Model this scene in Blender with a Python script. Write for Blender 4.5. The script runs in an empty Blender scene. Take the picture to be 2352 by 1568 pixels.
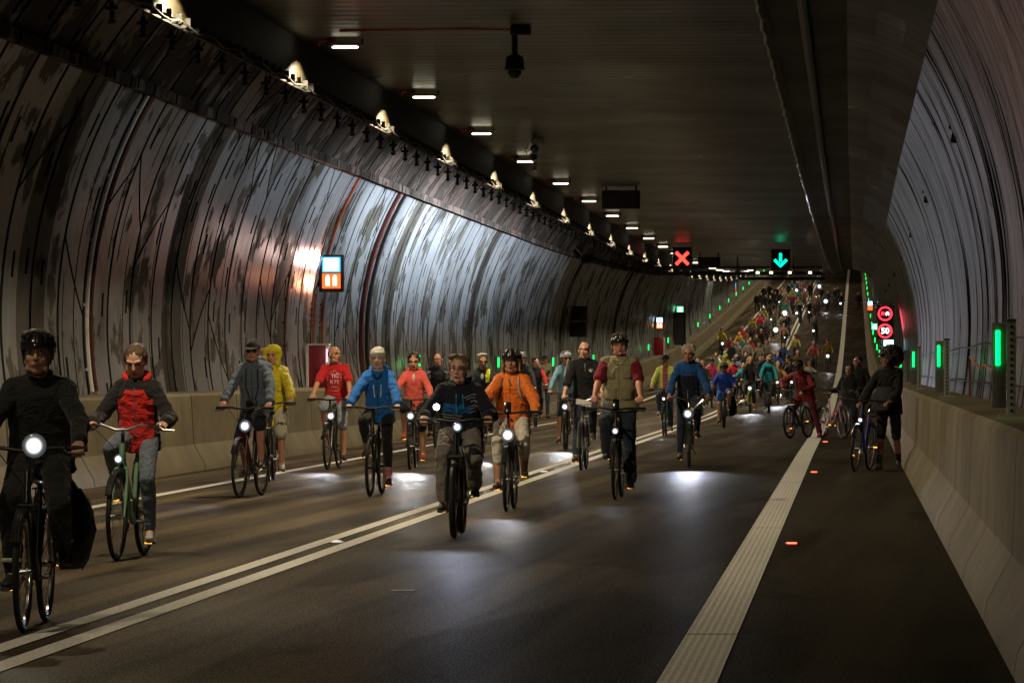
import bpy, bmesh, math, random, sys
import numpy as np
from mathutils import Vector, Matrix, noise as mnoise
from mathutils.bvhtree import BVHTree
random.seed(11)
R = math.radians
scn = bpy.context.scene
COL = scn.collection

# ------------------------------------------------------------------ camera
CAMH = 1.52
cam = bpy.data.cameras.new('camera'); cam.lens = 160; cam.sensor_width = 36
cam.clip_start = 0.5; cam.clip_end = 3000
camo = bpy.data.objects.new('camera', cam); COL.objects.link(camo)
camo.location = (0, 0, CAMH)
camo.rotation_euler = (R(90.333), 0, R(4.246))
scn.camera = camo

# ------------------------------------------------------------------ world: night outside the tunnel mouth
w = bpy.data.worlds.new('World'); scn.world = w; w.use_nodes = True
nt = w.node_tree; bg = nt.nodes['Background']
sky = nt.nodes.new('ShaderNodeTexSky'); sky.sky_type = 'NISHITA'; sky.sun_disc = False
sky.sun_elevation = R(-4); sky.sun_rotation = R(200)
nt.links.new(sky.outputs[0], bg.inputs[0]); bg.inputs[1].default_value = 0.05

scn.view_settings.view_transform = 'Standard'; scn.view_settings.look = 'None'
scn.view_settings.exposure = 0.0; scn.view_settings.gamma = 1.0
scn.cycles.use_denoising = True
scn.cycles.max_bounces = 5; scn.cycles.diffuse_bounces = 3; scn.cycles.glossy_bounces = 3
scn.cycles.transmission_bounces = 2; scn.cycles.sample_clamp_indirect = 3.0
scn.cycles.use_light_tree = True
scn.cycles.caustics_reflective = False; scn.cycles.caustics_refractive = False

# ------------------------------------------------------------------ the road's line: level, then a 3.8 % rise, with a faint bend
def zr(d):
    if d < 130: return 0.0
    if d < 324: return (d-130)**2/(2*5105.0)
    return (324-130)**2/(2*5105.0) + (d-324)*0.038
def cx(d): return 0.00122*max(0.0, d-80) if d > 80 else 0.0
def W(X, d, z=0.0): return Vector((X+cx(d), d, z+zr(d)))
def slope(d): return math.atan((zr(d+.5)-zr(d-.5)))
F = 160/36*2352.0
_inv = (Matrix.Translation((0, 0, CAMH)) @ Matrix.Rotation(R(4.246), 4, 'Z') @ Matrix.Rotation(R(90.333), 4, 'X')).inverted()
def proj(P):
    q = _inv @ Vector(P)
    return (1176 + F*q.x/-q.z, 784 - F*q.y/-q.z)
def on_road(px, py, dz=0.0):
    """the place on the road (X, d) seen at a point of the photograph"""
    lo, hi = 8.0, 620.0
    def Xat(d):
        X = 0.0
        for _ in range(3):
            x0 = proj(W(X, d, dz))[0]; X += (px-x0)*d/F
        return X
    for _ in range(40):
        m = (lo+hi)/2
        if proj(W(Xat(m), m, dz))[1] > py: lo = m
        else: hi = m
    return Xat(lo), lo
def at_depth(px, py, d):
    X, z = 0.0, 0.0
    for _ in range(4):
        a = proj(W(X, d, z)); X += (px-a[0])*d/F; z -= (py-a[1])*d/F
    return X, z

# ------------------------------------------------------------------ node helper
class NT:
    def __init__(s, name):
        s.m = bpy.data.materials.new(name); s.m.use_nodes = True
        s.t = s.m.node_tree; s.b = s.t.nodes['Principled BSDF']
    def n(s, typ, **kw):
        n = s.t.nodes.new(typ)
        for k, v in kw.items():
            if isinstance(k, str) and hasattr(n, k): setattr(n, k, v)
        return n
    def put(s, inp, v):
        if isinstance(v, bpy.types.NodeSocket): s.t.links.new(v, inp)
        else:
            try: inp.default_value = v
            except Exception: inp.default_value = tuple(v)+(1,) if len(v) == 3 else v
    def M(s, op, a, b=0.0, c=None):
        n = s.t.nodes.new('ShaderNodeMath'); n.operation = op
        s.put(n.inputs[0], a); s.put(n.inputs[1], b)
        if c is not None: s.put(n.inputs[2], c)
        return n.outputs[0]
    def vec(s, x, y, z=0.0):
        n = s.t.nodes.new('ShaderNodeCombineXYZ')
        for i, v in enumerate((x, y, z)): s.put(n.inputs[i], v)
        return n.outputs[0]
    def noise(s, v, scale=1.0, detail=3, rough=.5, dist=0.0):
        n = s.t.nodes.new('ShaderNodeTexNoise'); s.put(n.inputs['Vector'], v)
        n.inputs['Scale'].default_value = scale; n.inputs['Detail'].default_value = detail
        n.inputs['Roughness'].default_value = rough; n.inputs['Distortion'].default_value = dist
        return n.outputs['Fac']
    def wn(s, v):
        n = s.t.nodes.new('ShaderNodeTexWhiteNoise'); n.noise_dimensions = '2D'; s.put(n.inputs['Vector'], v); return n.outputs['Value']
    def ramp(s, f, stops):
        n = s.t.nodes.new('ShaderNodeValToRGB'); s.put(n.inputs[0], f)
        while len(n.color_ramp.elements) < len(stops): n.color_ramp.elements.new(0.5)
        for e, (p, c) in zip(n.color_ramp.elements, stops):
            e.position = p; e.color = (c, c, c, 1) if isinstance(c, (int, float)) else tuple(c)+(1,)
        return n.outputs[0]
    def mix(s, f, a, b):
        n = s.t.nodes.new('ShaderNodeMix'); n.data_type = 'RGBA'
        s.put(n.inputs[0], f); s.put(n.inputs[6], a); s.put(n.inputs[7], b)
        return n.outputs[2]
    def bump(s, h, strength=.3, dist=.01):
        n = s.t.nodes.new('ShaderNodeBump'); n.inputs['Strength'].default_value = strength
        n.inputs['Distance'].default_value = dist; s.put(n.inputs['Height'], h)
        s.t.links.new(n.outputs[0], s.b.inputs['Normal'])
    def uv(s):
        n = s.t.nodes.new('ShaderNodeUVMap'); sp = s.t.nodes.new('ShaderNodeSeparateXYZ')
        s.t.links.new(n.outputs[0], sp.inputs[0]); return sp.outputs[0], sp.outputs[1]
    def obj(s):
        n = s.t.nodes.new('ShaderNodeTexCoord'); return n.outputs['Object']
    def set(s, **kw):
        for k, v in kw.items():
            s.put(s.b.inputs[k.replace('_', ' ')], v)
        return s
def C3(c): return tuple(c)+(1,)

_mc = {}
def plain(name, col, rough=.5, metal=0.0, spec=.5, coat=0.0):
    """a surface with a faint uneven tone and gloss"""
    k = (name, tuple(col), rough, metal)
    if k in _mc: return _mc[k]
    m = NT(name); o = m.obj(); f = m.noise(o, 9, 4, .6)
    c = m.mix(m.ramp(f, [(.3, 0.0), (.7, 1.0)]), C3([x*.82 for x in col]), C3([min(1, x*1.12) for x in col]))
    m.set(Base_Color=c, Metallic=metal); m.b.inputs['Specular IOR Level'].default_value = spec
    m.set(Roughness=m.M('ADD', m.M('MULTIPLY', f, .16), rough-.08))
    if coat: m.b.inputs['Coat Weight'].default_value = coat
    _mc[k] = m.m; return m.m
def glow(name, col, strength):
    k = ('glow', name, tuple(col), strength)
    if k in _mc: return _mc[k]
    m = NT(name); m.set(Base_Color=C3([min(1, c) for c in col]), Roughness=.4)
    m.b.inputs['Emission Color'].default_value = C3(col); m.b.inputs['Emission Strength'].default_value = strength
    _mc[k] = m.m; return m.m
def fabric(col, name='cloth', rough=.85, wrinkle=.6, sheen=.15):
    k = (name, tuple(col), rough, wrinkle)
    if k in _mc: return _mc[k]
    m = NT(name); o = m.obj()
    mp = m.n('ShaderNodeMapping'); m.t.links.new(o, mp.inputs[0]); mp.inputs['Scale'].default_value = (1, 1, 1.5)
    f = m.noise(mp.outputs[0], 9, 3, .55, .9); g = m.noise(o, 240, 2, .5)
    c = m.mix(m.ramp(f, [(.35, 0.0), (.7, 1.0)]), C3([x*.86 for x in col]), C3([min(1, x*1.1) for x in col]))
    m.set(Base_Color=c, Roughness=rough); m.b.inputs['Sheen Weight'].default_value = sheen
    m.b.inputs['Specular IOR Level'].default_value = .3
    rd = m.M('ABSOLUTE', m.M('SUBTRACT', f, .5))
    m.bump(m.M('ADD', m.M('MULTIPLY', rd, 2.4), m.M('MULTIPLY', g, .05)), wrinkle, .03)
    _mc[k] = m.m; return m.m
def skin(col=(.52, .29, .2)):
    col = tuple(min(.8, x*1.3) for x in col)
    k = ('skin', tuple(col))
    if k in _mc: return _mc[k]
    m = NT('skin'); o = m.obj(); f = m.noise(o, 14, 3, .6)
    m.set(Base_Color=m.mix(f, C3([col[0]*.9, col[1]*.8, col[2]*.78]), C3([min(1, col[0]*1.08), col[1]*1.1, col[2]*1.1])), Roughness=.48)
    m.b.inputs['Subsurface Weight'].default_value = .08; m.b.inputs['Subsurface Scale'].default_value = .01
    m.bump(m.noise(o, 60, 3), .15, .004)
    _mc[k] = m.m; return m.m
def hairmat(col):
    k = ('hair', tuple(col))
    if k in _mc: return _mc[k]
    m = NT('hair'); o = m.obj()
    mp = m.n('ShaderNodeMapping'); m.t.links.new(o, mp.inputs[0]); mp.inputs['Scale'].default_value = (5, 1.4, 1)
    f = m.noise(mp.outputs[0], 34, 4, .7, .6)
    m.set(Base_Color=m.mix(f, C3([x*.55 for x in col]), C3([min(1, x*1.35) for x in col])), Roughness=.5)
    m.bump(f, .8, .012)
    _mc[k] = m.m; return m.m

# ------------------------------------------------------------------ mesh builder
class MB:
    def __init__(s): s.v = []; s.f = []; s.mi = []; s.k = 0
    def add(s, vs, fs, mi=None):
        b = len(s.v); s.v += [tuple(v) for v in vs]
        s.f += [tuple(i+b for i in f) for f in fs]; s.mi += [s.k if mi is None else mi]*len(fs)
        return s
    def box(s, c, size, Rm=None, bev=0.0):
        x, y, z = (a/2 for a in size); c = Vector(c)
        if bev <= 0:
            vs = [Vector((i*x, j*y, k*z)) for k in (-1, 1) for j in (-1, 1) for i in (-1, 1)]
            fs = [(0, 2, 3, 1), (4, 5, 7, 6), (0, 1, 5, 4), (2, 6, 7, 3), (0, 4, 6, 2), (1, 3, 7, 5)]
        else:
            bm = bmesh.new(); bmesh.ops.create_cube(bm, size=1)
            for v in bm.verts: v.co = Vector((v.co.x*2*x, v.co.y*2*y, v.co.z*2*z))
            bmesh.ops.bevel(bm, geom=bm.edges[:], offset=min(bev, x*.9, y*.9, z*.9), segments=2, affect='EDGES', profile=.5)
            bm.verts.index_update(); vs = [v.co.copy() for v in bm.verts]; fs = [tuple(v.index for v in f.verts) for f in bm.faces]; bm.free()
        if Rm is not None: vs = [Rm @ v for v in vs]
        return s.add([v+c for v in vs], fs)
    def tube(s, pts, r, seg=8, cap=True, closed=False):
        pts = [Vector(p) for p in pts]; n = len(pts); rs = r if isinstance(r, (list, tuple)) else [r]*n
        vs = []; up = None
        for i, p in enumerate(pts):
            a = pts[(i-1) % n] if (closed or i > 0) else pts[i]; b = pts[(i+1) % n] if (closed or i < n-1) else pts[i]
            t = (b-a)
            if t.length < 1e-9: t = Vector((0, 0, 1))
            t.normalize()
            if up is None:
                up = Vector((0, 0, 1)) if abs(t.z) < .9 else Vector((1, 0, 0))
            u = (up - t*up.dot(t))
            if u.length < 1e-6: u = t.orthogonal()
            u.normalize(); up = u; v = t.cross(u)
            for k in range(seg):
                an = 2*math.pi*k/seg; vs.append(p+(u*math.cos(an)+v*math.sin(an))*rs[i])
        fs = []
        for i in range(n if closed else n-1):
            j = (i+1) % n
            for k in range(seg): fs.append((i*seg+k, i*seg+(k+1) % seg, j*seg+(k+1) % seg, j*seg+k))
        if cap and not closed:
            fs.append(tuple(range(seg))[::-1]); fs.append(tuple((n-1)*seg+k for k in range(seg)))
        return s.add(vs, fs)
    def ell(s, c, r, Rm=None, seg=14, rings=9, z0=-1.0, z1=1.0):
        c = Vector(c); vs = []; fs = []
        if isinstance(r, (int, float)): r = (r, r, r)
        a0 = math.asin(max(-1, z0)); a1 = math.asin(min(1, z1))
        for i in range(rings+1):
            la = a0+(a1-a0)*i/rings
            for k in range(seg):
                lo = 2*math.pi*k/seg
                p = Vector((r[0]*math.cos(la)*math.cos(lo), r[1]*math.cos(la)*math.sin(lo), r[2]*math.sin(la)))
                vs.append(c+(Rm @ p if Rm is not None else p))
        for i in range(rings):
            for k in range(seg): fs.append((i*seg+k, i*seg+(k+1) % seg, (i+1)*seg+(k+1) % seg, (i+1)*seg+k))
        fs.append(tuple(range(seg))[::-1]); fs.append(tuple(rings*seg+k for k in range(seg)))
        return s.add(vs, fs)
    def cap(s, a, b, ra, rb, seg=12):
        a = Vector(a); b = Vector(b); t = b-a; L = t.length
        if L < 1e-6: return s.ell(a, max(ra, rb))
        t.normalize(); pts = []; rs = []
        for q in (-1, -.92, -.7, -.38): pts.append(a+t*ra*q); rs.append(ra*math.sqrt(max(0.0004, 1-q*q)))
        for q in (0, .25, .5, .75, 1): pts.append(a+t*L*q); rs.append(ra+(rb-ra)*q)
        for q in (.38, .7, .92, 1): pts.append(b+t*rb*q); rs.append(rb*math.sqrt(max(0.0004, 1-q*q)))
        return s.tube(pts, rs, seg)
    def loft(s, rings, seg=18, p=2.0):
        """rings of (centre, half-width vector, half-depth vector)"""
        vs = []
        for c, a, b in rings:
            c, a, b = Vector(c), Vector(a), Vector(b)
            for k in range(seg):
                t = 2*math.pi*k/seg; ct, st = math.cos(t), math.sin(t)
                q = (abs(ct)**p+abs(st)**p)**(-1/p); vs.append(c+a*ct*q+b*st*q)
        fs = []; n = len(rings)
        for i in range(n-1):
            for k in range(seg): fs.append((i*seg+k, i*seg+(k+1) % seg, (i+1)*seg+(k+1) % seg, (i+1)*seg+k))
        fs.append(tuple(range(seg))[::-1]); fs.append(tuple((n-1)*seg+k for k in range(seg)))
        return s.add(vs, fs)
    def torus(s, c, R1, r, axis='X', seg=40, rs=8, a0=0.0, a1=2*math.pi, flat=1.0):
        pts = []; full = abs(a1-a0-2*math.pi) < 1e-6; c = Vector(c)
        for k in range(seg if full else seg+1):
            t = a0+(a1-a0)*k/seg
            if axis == 'X': pts.append(c+Vector((0, R1*math.cos(t), R1*math.sin(t))))
            elif axis == 'Z': pts.append(c+Vector((R1*math.cos(t), R1*math.sin(t), 0)))
            else: pts.append(c+Vector((R1*math.cos(t), 0, R1*math.sin(t))))
        return s.tube(pts, r, rs, closed=full)
    def mesh(s, name, mats=(), smooth=True):
        me = bpy.data.meshes.new(name); me.from_pydata(s.v, [], s.f)
        for m in mats: me.materials.append(m)
        if len(mats) > 1: me.polygons.foreach_set('material_index', s.mi)
        if smooth:
            me.polygons.foreach_set('use_smooth', [True]*len(me.polygons))
            try: me.set_sharp_from_angle(angle=R(42))
            except Exception: pass
        me.update(); return me
    def build(s, name, mats, parent=None, smooth=True):
        if not isinstance(mats, (list, tuple)): mats = [mats]
        return link(name, s.mesh(name, mats, smooth), parent)
def link(name, data, parent=None, loc=None):
    o = bpy.data.objects.new(name, data); COL.objects.link(o)
    if parent is not None: o.parent = parent
    if loc is not None: o.location = loc
    return o
def tag(o, label=None, cat=None, group=None, kind=None):
    if label and len(label.split()) > 16: print('LONG', label)
    if label: o['label'] = label
    if cat: o['category'] = cat
    if group: o['group'] = group
    if kind: o['kind'] = kind
    return o
def thing(name, label, cat, loc=(0, 0, 0), rz=0.0, group=None):
    o = link(name, None, None, loc); o.rotation_euler = (0, 0, rz); o.empty_display_size = .2
    return tag(o, label, cat, group)
def nth(i):
    one = ['', 'first', 'second', 'third', 'fourth', 'fifth', 'sixth', 'seventh', 'eighth', 'ninth', 'tenth', 'eleventh', 'twelfth', 'thirteenth', 'fourteenth', 'fifteenth', 'sixteenth', 'seventeenth', 'eighteenth', 'nineteenth']
    if i < 20: return one[i]
    t, r = divmod(i, 10); return ['', '', 'twentieth', 'thirtieth', 'fortieth', 'fiftieth'][t] if r == 0 else ['', '', 'twenty', 'thirty', 'forty', 'fifty'][t]+'-'+one[r]
def copy_tree(o, parent=None):
    c = o.copy(); COL.objects.link(c); c.parent = parent
    for ch in list(o.children): copy_tree(ch, c)
    return c
def spot(parent, loc, rot, power, size, blend=.5, col=(1, 1, 1), rad=.03, name='beam'):
    l = bpy.data.lights.new(name, 'SPOT'); l.energy = power; l.spot_size = size; l.spot_blend = blend
    l.color = col; l.shadow_soft_size = rad
    o = link(name, l, parent, loc); o.rotation_euler = rot; return o

def sweep(name, prof, ds, mats, kind=None, label=None, cat=None, mi=None, flip=False, parent=None, smooth=True, dsub=None):
    """a cross-section (X, z) carried along the tunnel, with UVs in metres: u along, v around"""
    n = len(prof); vs = []; fs = []; uv = []; ms = []
    arc = [0.0]
    for a, b in zip(prof, prof[1:]): arc.append(arc[-1]+math.hypot(b[0]-a[0], b[1]-a[1]))
    for d in ds:
        for X, z in prof: vs.append(W(X, d, z))
    for i in range(len(ds)-1):
        for k in range(n-1):
            q = (i*n+k, i*n+k+1, (i+1)*n+k+1, (i+1)*n+k)
            c = ((ds[i], arc[k]), (ds[i], arc[k+1]), (ds[i+1], arc[k+1]), (ds[i+1], arc[k]))
            if flip: q = q[::-1]; c = c[::-1]
            fs.append(q); uv += c; ms.append(mi(i, k) if mi else 0)
    me = bpy.data.meshes.new(name); me.from_pydata(vs, [], fs)
    for m in mats: me.materials.append(m)
    me.polygons.foreach_set('material_index', ms)
    l = me.uv_layers.new(name='UVMap'); l.data.foreach_set('uv', [x for p in uv for x in p])
    if smooth:
        me.polygons.foreach_set('use_smooth', [True]*len(fs)); me.set_sharp_from_angle(angle=R(25))
    o = link(name, me, parent); tag(o, label, cat, None, kind); return o
def frange(a, b, s):
    n = int(round((b-a)/s)); return [a+s*i for i in range(n+1)]
# =================================================================== THE TUNNEL
D0, D1 = -14.0, 640.0
DS = frange(D0, D1, 2.0)
CXC, CZC, RAD = -4.35, 2.15, 6.0
# --- lining paint
def wallmat(name, hi, lo, wear=.5, rough=.34, bmp=.3, lines=1.0, metal=0.0):
    m = NT(name); u, v = m.uv(); mul = lambda x, k: m.M('MULTIPLY', x, k)
    st = m.noise(m.vec(mul(u, 1.5), mul(v, .45)), 1, 5, .62, .25)
    spk = m.noise(m.vec(mul(u, 5.0), mul(v, 3.0)), 1, 4, .7)
    blot = m.noise(m.vec(mul(u, .55), mul(v, .8), 3.0), 1, 5, .6, .35)
    # ring joints each 2 m and formwork seams between them
    j1 = m.M('LESS_THAN', m.M('ABSOLUTE', m.M('SUBTRACT', m.M('FRACT', m.M('DIVIDE', u, 2.0)), .5)), .042)
    wob = mul(m.M('SUBTRACT', m.noise(m.vec(u, mul(v, .35)), .9, 1), .5), .3)
    j2 = m.M('LESS_THAN', m.M('ABSOLUTE', m.M('SUBTRACT', m.M('FRACT', m.M('DIVIDE', m.M('ADD', u, wob), .83)), .5)), .042)
    j2 = m.M('MULTIPLY', j2, m.M('GREATER_THAN', m.noise(m.vec(mul(u, 1.2), mul(v, .3), 5), 1, 1), .53))
    cu = m.M('FLOOR', m.M('DIVIDE', u, 1.0)); ru = m.wn(m.vec(cu, 3.0))
    vv = m.M('ADD', m.M('DIVIDE', v, 1.25), ru); cv = m.M('FLOOR', vv); rc = m.wn(m.vec(cu, cv))
    pu = m.M('ABSOLUTE', m.M('SUBTRACT', m.M('FRACT', u), m.M('ADD', mul(rc, .5), .25)))
    pv = m.M('ABSOLUTE', m.M('SUBTRACT', m.M('FRACT', vv), .5))
    pk = m.M('MULTIPLY', m.M('LESS_THAN', m.M('MAXIMUM', mul(pu, 1.15), mul(pv, .72)), .095), m.M('GREATER_THAN', rc, .52))
    # wedge joints of the key segments, and random segments coloured darker
    ci = m.M('FLOOR', m.M('ADD', m.M('DIVIDE', u, 2.0), .5)); fu = m.M('FRACT', m.M('ADD', m.M('DIVIDE', u, 2.0), .5))
    rr = m.wn(m.vec(ci, 7.0)); sv = m.M('DIVIDE', m.M('ADD', v, mul(rr, 4.0)), 3.1)
    sg = m.M('SUBTRACT', mul(m.M('GREATER_THAN', m.wn(m.vec(ci, m.M('FLOOR', sv))), .5), 2.0), 1.0)
    dd = m.M('SUBTRACT', m.M('SUBTRACT', m.M('FRACT', sv), .5), m.M('MULTIPLY', mul(m.M('SUBTRACT', fu, .5), .34), sg))
    on = m.M('GREATER_THAN', m.wn(m.vec(m.M('FLOOR', sv), ci)), .45)
    dg = m.M('MULTIPLY', m.M('LESS_THAN', m.M('ABSOLUTE', dd), .012), on)
    seg = m.M('MULTIPLY', m.M('MULTIPLY', m.M('GREATER_THAN', dd, 0.0), m.M('LESS_THAN', dd, .3)), m.M('GREATER_THAN', m.wn(m.vec(m.M('FLOOR', sv), m.M('ADD', ci, 40.0))), .72))
    line = m.M('MINIMUM', m.M('ADD', m.M('ADD', j1, j2), m.M('ADD', pk, dg)), 1.0)
    line = mul(line, lines)
    tonev = m.wn(m.vec(ci, 19.0)); m.set(Metallic=metal)
    wearf = m.ramp(m.M('ADD', m.M('ADD', mul(blot, .70), mul(st, .30)), m.M('ADD', mul(seg, .05), mul(tonev, .05))), [(wear-.012, 0.0), (wear+.018, 1.0)])
    tone = m.mix(m.ramp(st, [(.32, 0.0), (.7, 1.0)]), C3([x*.6 for x in hi]), C3(hi))
    tone = m.mix(mul(m.ramp(spk, [(.5, 0.0), (.72, 1.0)]), .5), tone, C3([x*.4 for x in hi]))
    tone = m.mix(mul(tonev, .3), tone, C3([x*.5 for x in hi])); tone = m.mix(mul(seg, .7), tone, C3([x*.2 for x in hi]))
    c = m.mix(wearf, tone, m.mix(st, C3(lo), C3([x*2.4 for x in lo])))
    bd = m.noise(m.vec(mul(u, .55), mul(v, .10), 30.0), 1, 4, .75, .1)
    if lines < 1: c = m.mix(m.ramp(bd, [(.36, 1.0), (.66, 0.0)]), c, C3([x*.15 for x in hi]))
    c = m.mix(mul(line, .93), c, C3((.004, .004, .004)))
    m.set(Base_Color=c, Roughness=m.M('ADD', m.M('ADD', mul(wearf, .22), rough), mul(spk, .22)))
    sp = mul(m.M('MULTIPLY', m.M('SUBTRACT', 1.0, line), m.M('SUBTRACT', 1.0, mul(wearf, .75))), .4)
    if lines < 1: sp = m.M('MULTIPLY', sp, mul(m.ramp(bd, [(.42, 0.0), (.74, 1.0)]), .5))
    m.put(m.b.inputs['Specular IOR Level'], sp)
    m.bump(m.M('SUBTRACT', m.M('ADD', mul(m.noise(m.vec(mul(u, 3.2), mul(v, .3)), 1, 3, .6), 1.0), mul(spk, .3)), mul(line, 1.2)), bmp, .03)
    return m.m
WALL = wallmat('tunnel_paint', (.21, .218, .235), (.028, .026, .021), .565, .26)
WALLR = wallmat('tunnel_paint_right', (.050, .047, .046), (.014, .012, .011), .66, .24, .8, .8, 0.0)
BARE = wallmat('bare_concrete', (.028, .024, .017), (.015, .013, .010), .55, .5)
LINING = wallmat('rough_lining', (.07, .042, .032), (.014, .011, .009), .5, .42)
def concrete(name, col, sc=1.0, rough=.75):
    m = NT(name); u, v = m.uv()
    a = m.noise(m.vec(m.M('MULTIPLY', u, .7), m.M('MULTIPLY', v, 2.0)), 1, 6, .6, .3)
    b = m.noise(m.vec(m.M('MULTIPLY', u, 1.1), m.M('MULTIPLY', v, .5)), 1, 4, .6)
    g = m.noise(m.vec(m.M('MULTIPLY', u, 30), m.M('MULTIPLY', v, 30)), 1, 2)
    j = m.M('LESS_THAN', m.M('ABSOLUTE', m.M('SUBTRACT', m.M('FRACT', m.M('DIVIDE', u, 5.0)), .5)), .009)
    f = m.ramp(m.M('ADD', m.M('MULTIPLY', a, .55), m.M('MULTIPLY', b, .45)), [(.33, 0.0), (.68, 1.0)])
    c = m.mix(f, C3([x*.55 for x in col]), C3([x*1.15 for x in col]))
    c = m.mix(m.M('MULTIPLY', g, .25), c, C3([x*.5 for x in col])); c = m.mix(j, c, C3((.01, .01, .008)))
    m.set(Base_Color=c, Roughness=rough); m.b.inputs['Specular IOR Level'].default_value = .2; m.bump(m.M('ADD', m.M('MULTIPLY', g, .3), m.M('SUBTRACT', a, m.M('MULTIPLY', j, 2))), .35, .01)
    return m.m
BARR = concrete('barrier_concrete', (.20, .165, .10))
# --- ceiling slab: dark, slightly glossy, boarded across the road
def ceilmat(name, col, rough, step=.62, amp=1.0, spec=.10):
    m = NT(name); u, v = m.uv()
    fr = m.M('FRACT', m.M('DIVIDE', u, step)); ci = m.M('FLOOR', m.M('DIVIDE', u, step))
    seam = m.M('LESS_THAN', m.M('ABSOLUTE', m.M('SUBTRACT', fr, .5)), .035)
    rn = m.wn(m.vec(ci, 1.0))
    big = m.M('LESS_THAN', m.M('ABSOLUTE', m.M('SUBTRACT', m.M('FRACT', m.M('DIVIDE', u, 10.2)), .5)), .007)
    n1 = m.noise(m.vec(m.M('MULTIPLY', u, 2.5), m.M('MULTIPLY', v, .5)), 1, 5, .65)
    n2 = m.noise(m.vec(m.M('MULTIPLY', u, .25), m.M('MULTIPLY', v, .4)), 1, 3, .6)
    c = m.mix(n1, C3([x*.5 for x in col]), C3([x*1.4 for x in col]))
    c = m.mix(m.M('MULTIPLY', rn, .5), c, C3([x*.5 for x in col])); c = m.mix(m.M('MAXIMUM', seam, big), c, C3([x*.2 for x in col]))
    m.set(Base_Color=c, Roughness=m.M('ADD', m.M('MULTIPLY', n2, .3), rough-.12))
    m.b.inputs['Specular IOR Level'].default_value = spec
    h = m.M('ADD', m.M('MULTIPLY', m.M('SINE', m.M('MULTIPLY', u, 2*math.pi/step)), .28), m.M('ADD', m.M('MULTIPLY', n1, .9), m.M('MULTIPLY', rn, .3)))
    m.bump(m.M('SUBTRACT', h, m.M('ADD', seam, big)), .5*amp, .02)
    return m.m
CEIL = ceilmat('ceiling_boards', (.008, .0062, .004), .3)
CEIL2 = ceilmat('ceiling_brown', (.012, .009, .005), .5, 2.04, .4)
PANL = ceilmat('grey_ceiling_panel', (.018, .018, .017), .34, 1.02, .6, .12)
PAND = ceilmat('black_ceiling_panel', (.004, .0035, .003), .28, 1.02, .9, .12)
# --- asphalt
def roadmat():
    m = NT('asphalt'); u, v = m.uv()
    ag = m.noise(m.vec(m.M('MULTIPLY', u, 75), m.M('MULTIPLY', v, 75)), 1, 2, .8)
    ag2 = m.noise(m.vec(m.M('MULTIPLY', u, 9), m.M('MULTIPLY', v, 14)), 1, 4, .75)
    # pale dust swept by wheels, drifting across the lanes
    w1 = m.noise(m.vec(m.M('MULTIPLY', u, .03), m.M('SUBTRACT', m.M('MULTIPLY', v, 2.2), m.M('MULTIPLY', u, .10)), 2.0), 1, 4, .55, .15)
    w2 = m.noise(m.vec(m.M('MULTIPLY', u, .05), m.M('MULTIPLY', v, 1.1), 9.0), 1, 3, .55, .3)
    dust = m.M('MULTIPLY', m.ramp(m.M('ADD', m.M('MULTIPLY', w1, .65), m.M('MULTIPLY', w2, .35)), [(.40, 0.0), (.60, 1.0)]), m.ramp(m.M('DIVIDE', v, 10.5), [(.15, 1.0), (.85, .25)]))
    ph = m.M('ADD', m.M('SUBTRACT', m.M('MULTIPLY', v, 7.5), m.M('MULTIPLY', u, .16)), m.M('MULTIPLY', w2, 5.0))
    sw = m.M('MULTIPLY', m.ramp(m.M('ADD', m.M('MULTIPLY', m.M('SINE', ph), .5), .5), [(.35, 0.0), (.85, 1.0)]), m.ramp(m.noise(m.vec(m.M('MULTIPLY', u, .07), m.M('MULTIPLY', v, .5), 4.0), 1, 3), [(.30, 0.0), (.55, 1.0)]))
    dust = m.M('MAXIMUM', m.M('MULTIPLY', dust, .55), m.M('MULTIPLY', sw, m.ramp(m.M('DIVIDE', v, 10.5), [(.2, 1.0), (.8, .15)])))
    base = m.mix(dust, C3((.058, .051, .041)), C3((.27, .215, .145)))
    base = m.mix(m.M('MULTIPLY', m.ramp(ag, [(.35, 0.0), (.7, 1.0)]), .3), base, C3((.009, .008, .0065)))
    gr = m.noise(m.vec(m.M('MULTIPLY', u, 7), m.M('MULTIPLY', v, 60)), 1, 3, .85)
    base = m.mix(m.M('MULTIPLY', m.ramp(gr, [(.40, 0.0), (.62, 1.0)]), .5), base, C3((.024, .0205, .016)))
    pt = m.noise(m.vec(m.M('MULTIPLY', u, .09), m.M('MULTIPLY', v, .45), 21.0), 1, 4, .5, .4)
    base = m.mix(m.M('MULTIPLY', m.ramp(pt, [(.52, 0.0), (.56, 1.0)]), .35), base, C3((.009, .0078, .006)))
    base = m.mix(m.M('MULTIPLY', m.ramp(ag2, [(.4, 1.0), (.62, 0.0)]), .18), base, C3((.014, .012, .009)))
    m.set(Base_Color=base, Roughness=m.M('ADD', m.M('MULTIPLY', pt, .25), .36)); m.put(m.b.inputs['Specular IOR Level'], m.M('MULTIPLY', m.M('GREATER_THAN', ag, .56), .02))
    m.bump(ag, .05, .002)
    return m.m
ROAD = roadmat()
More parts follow.
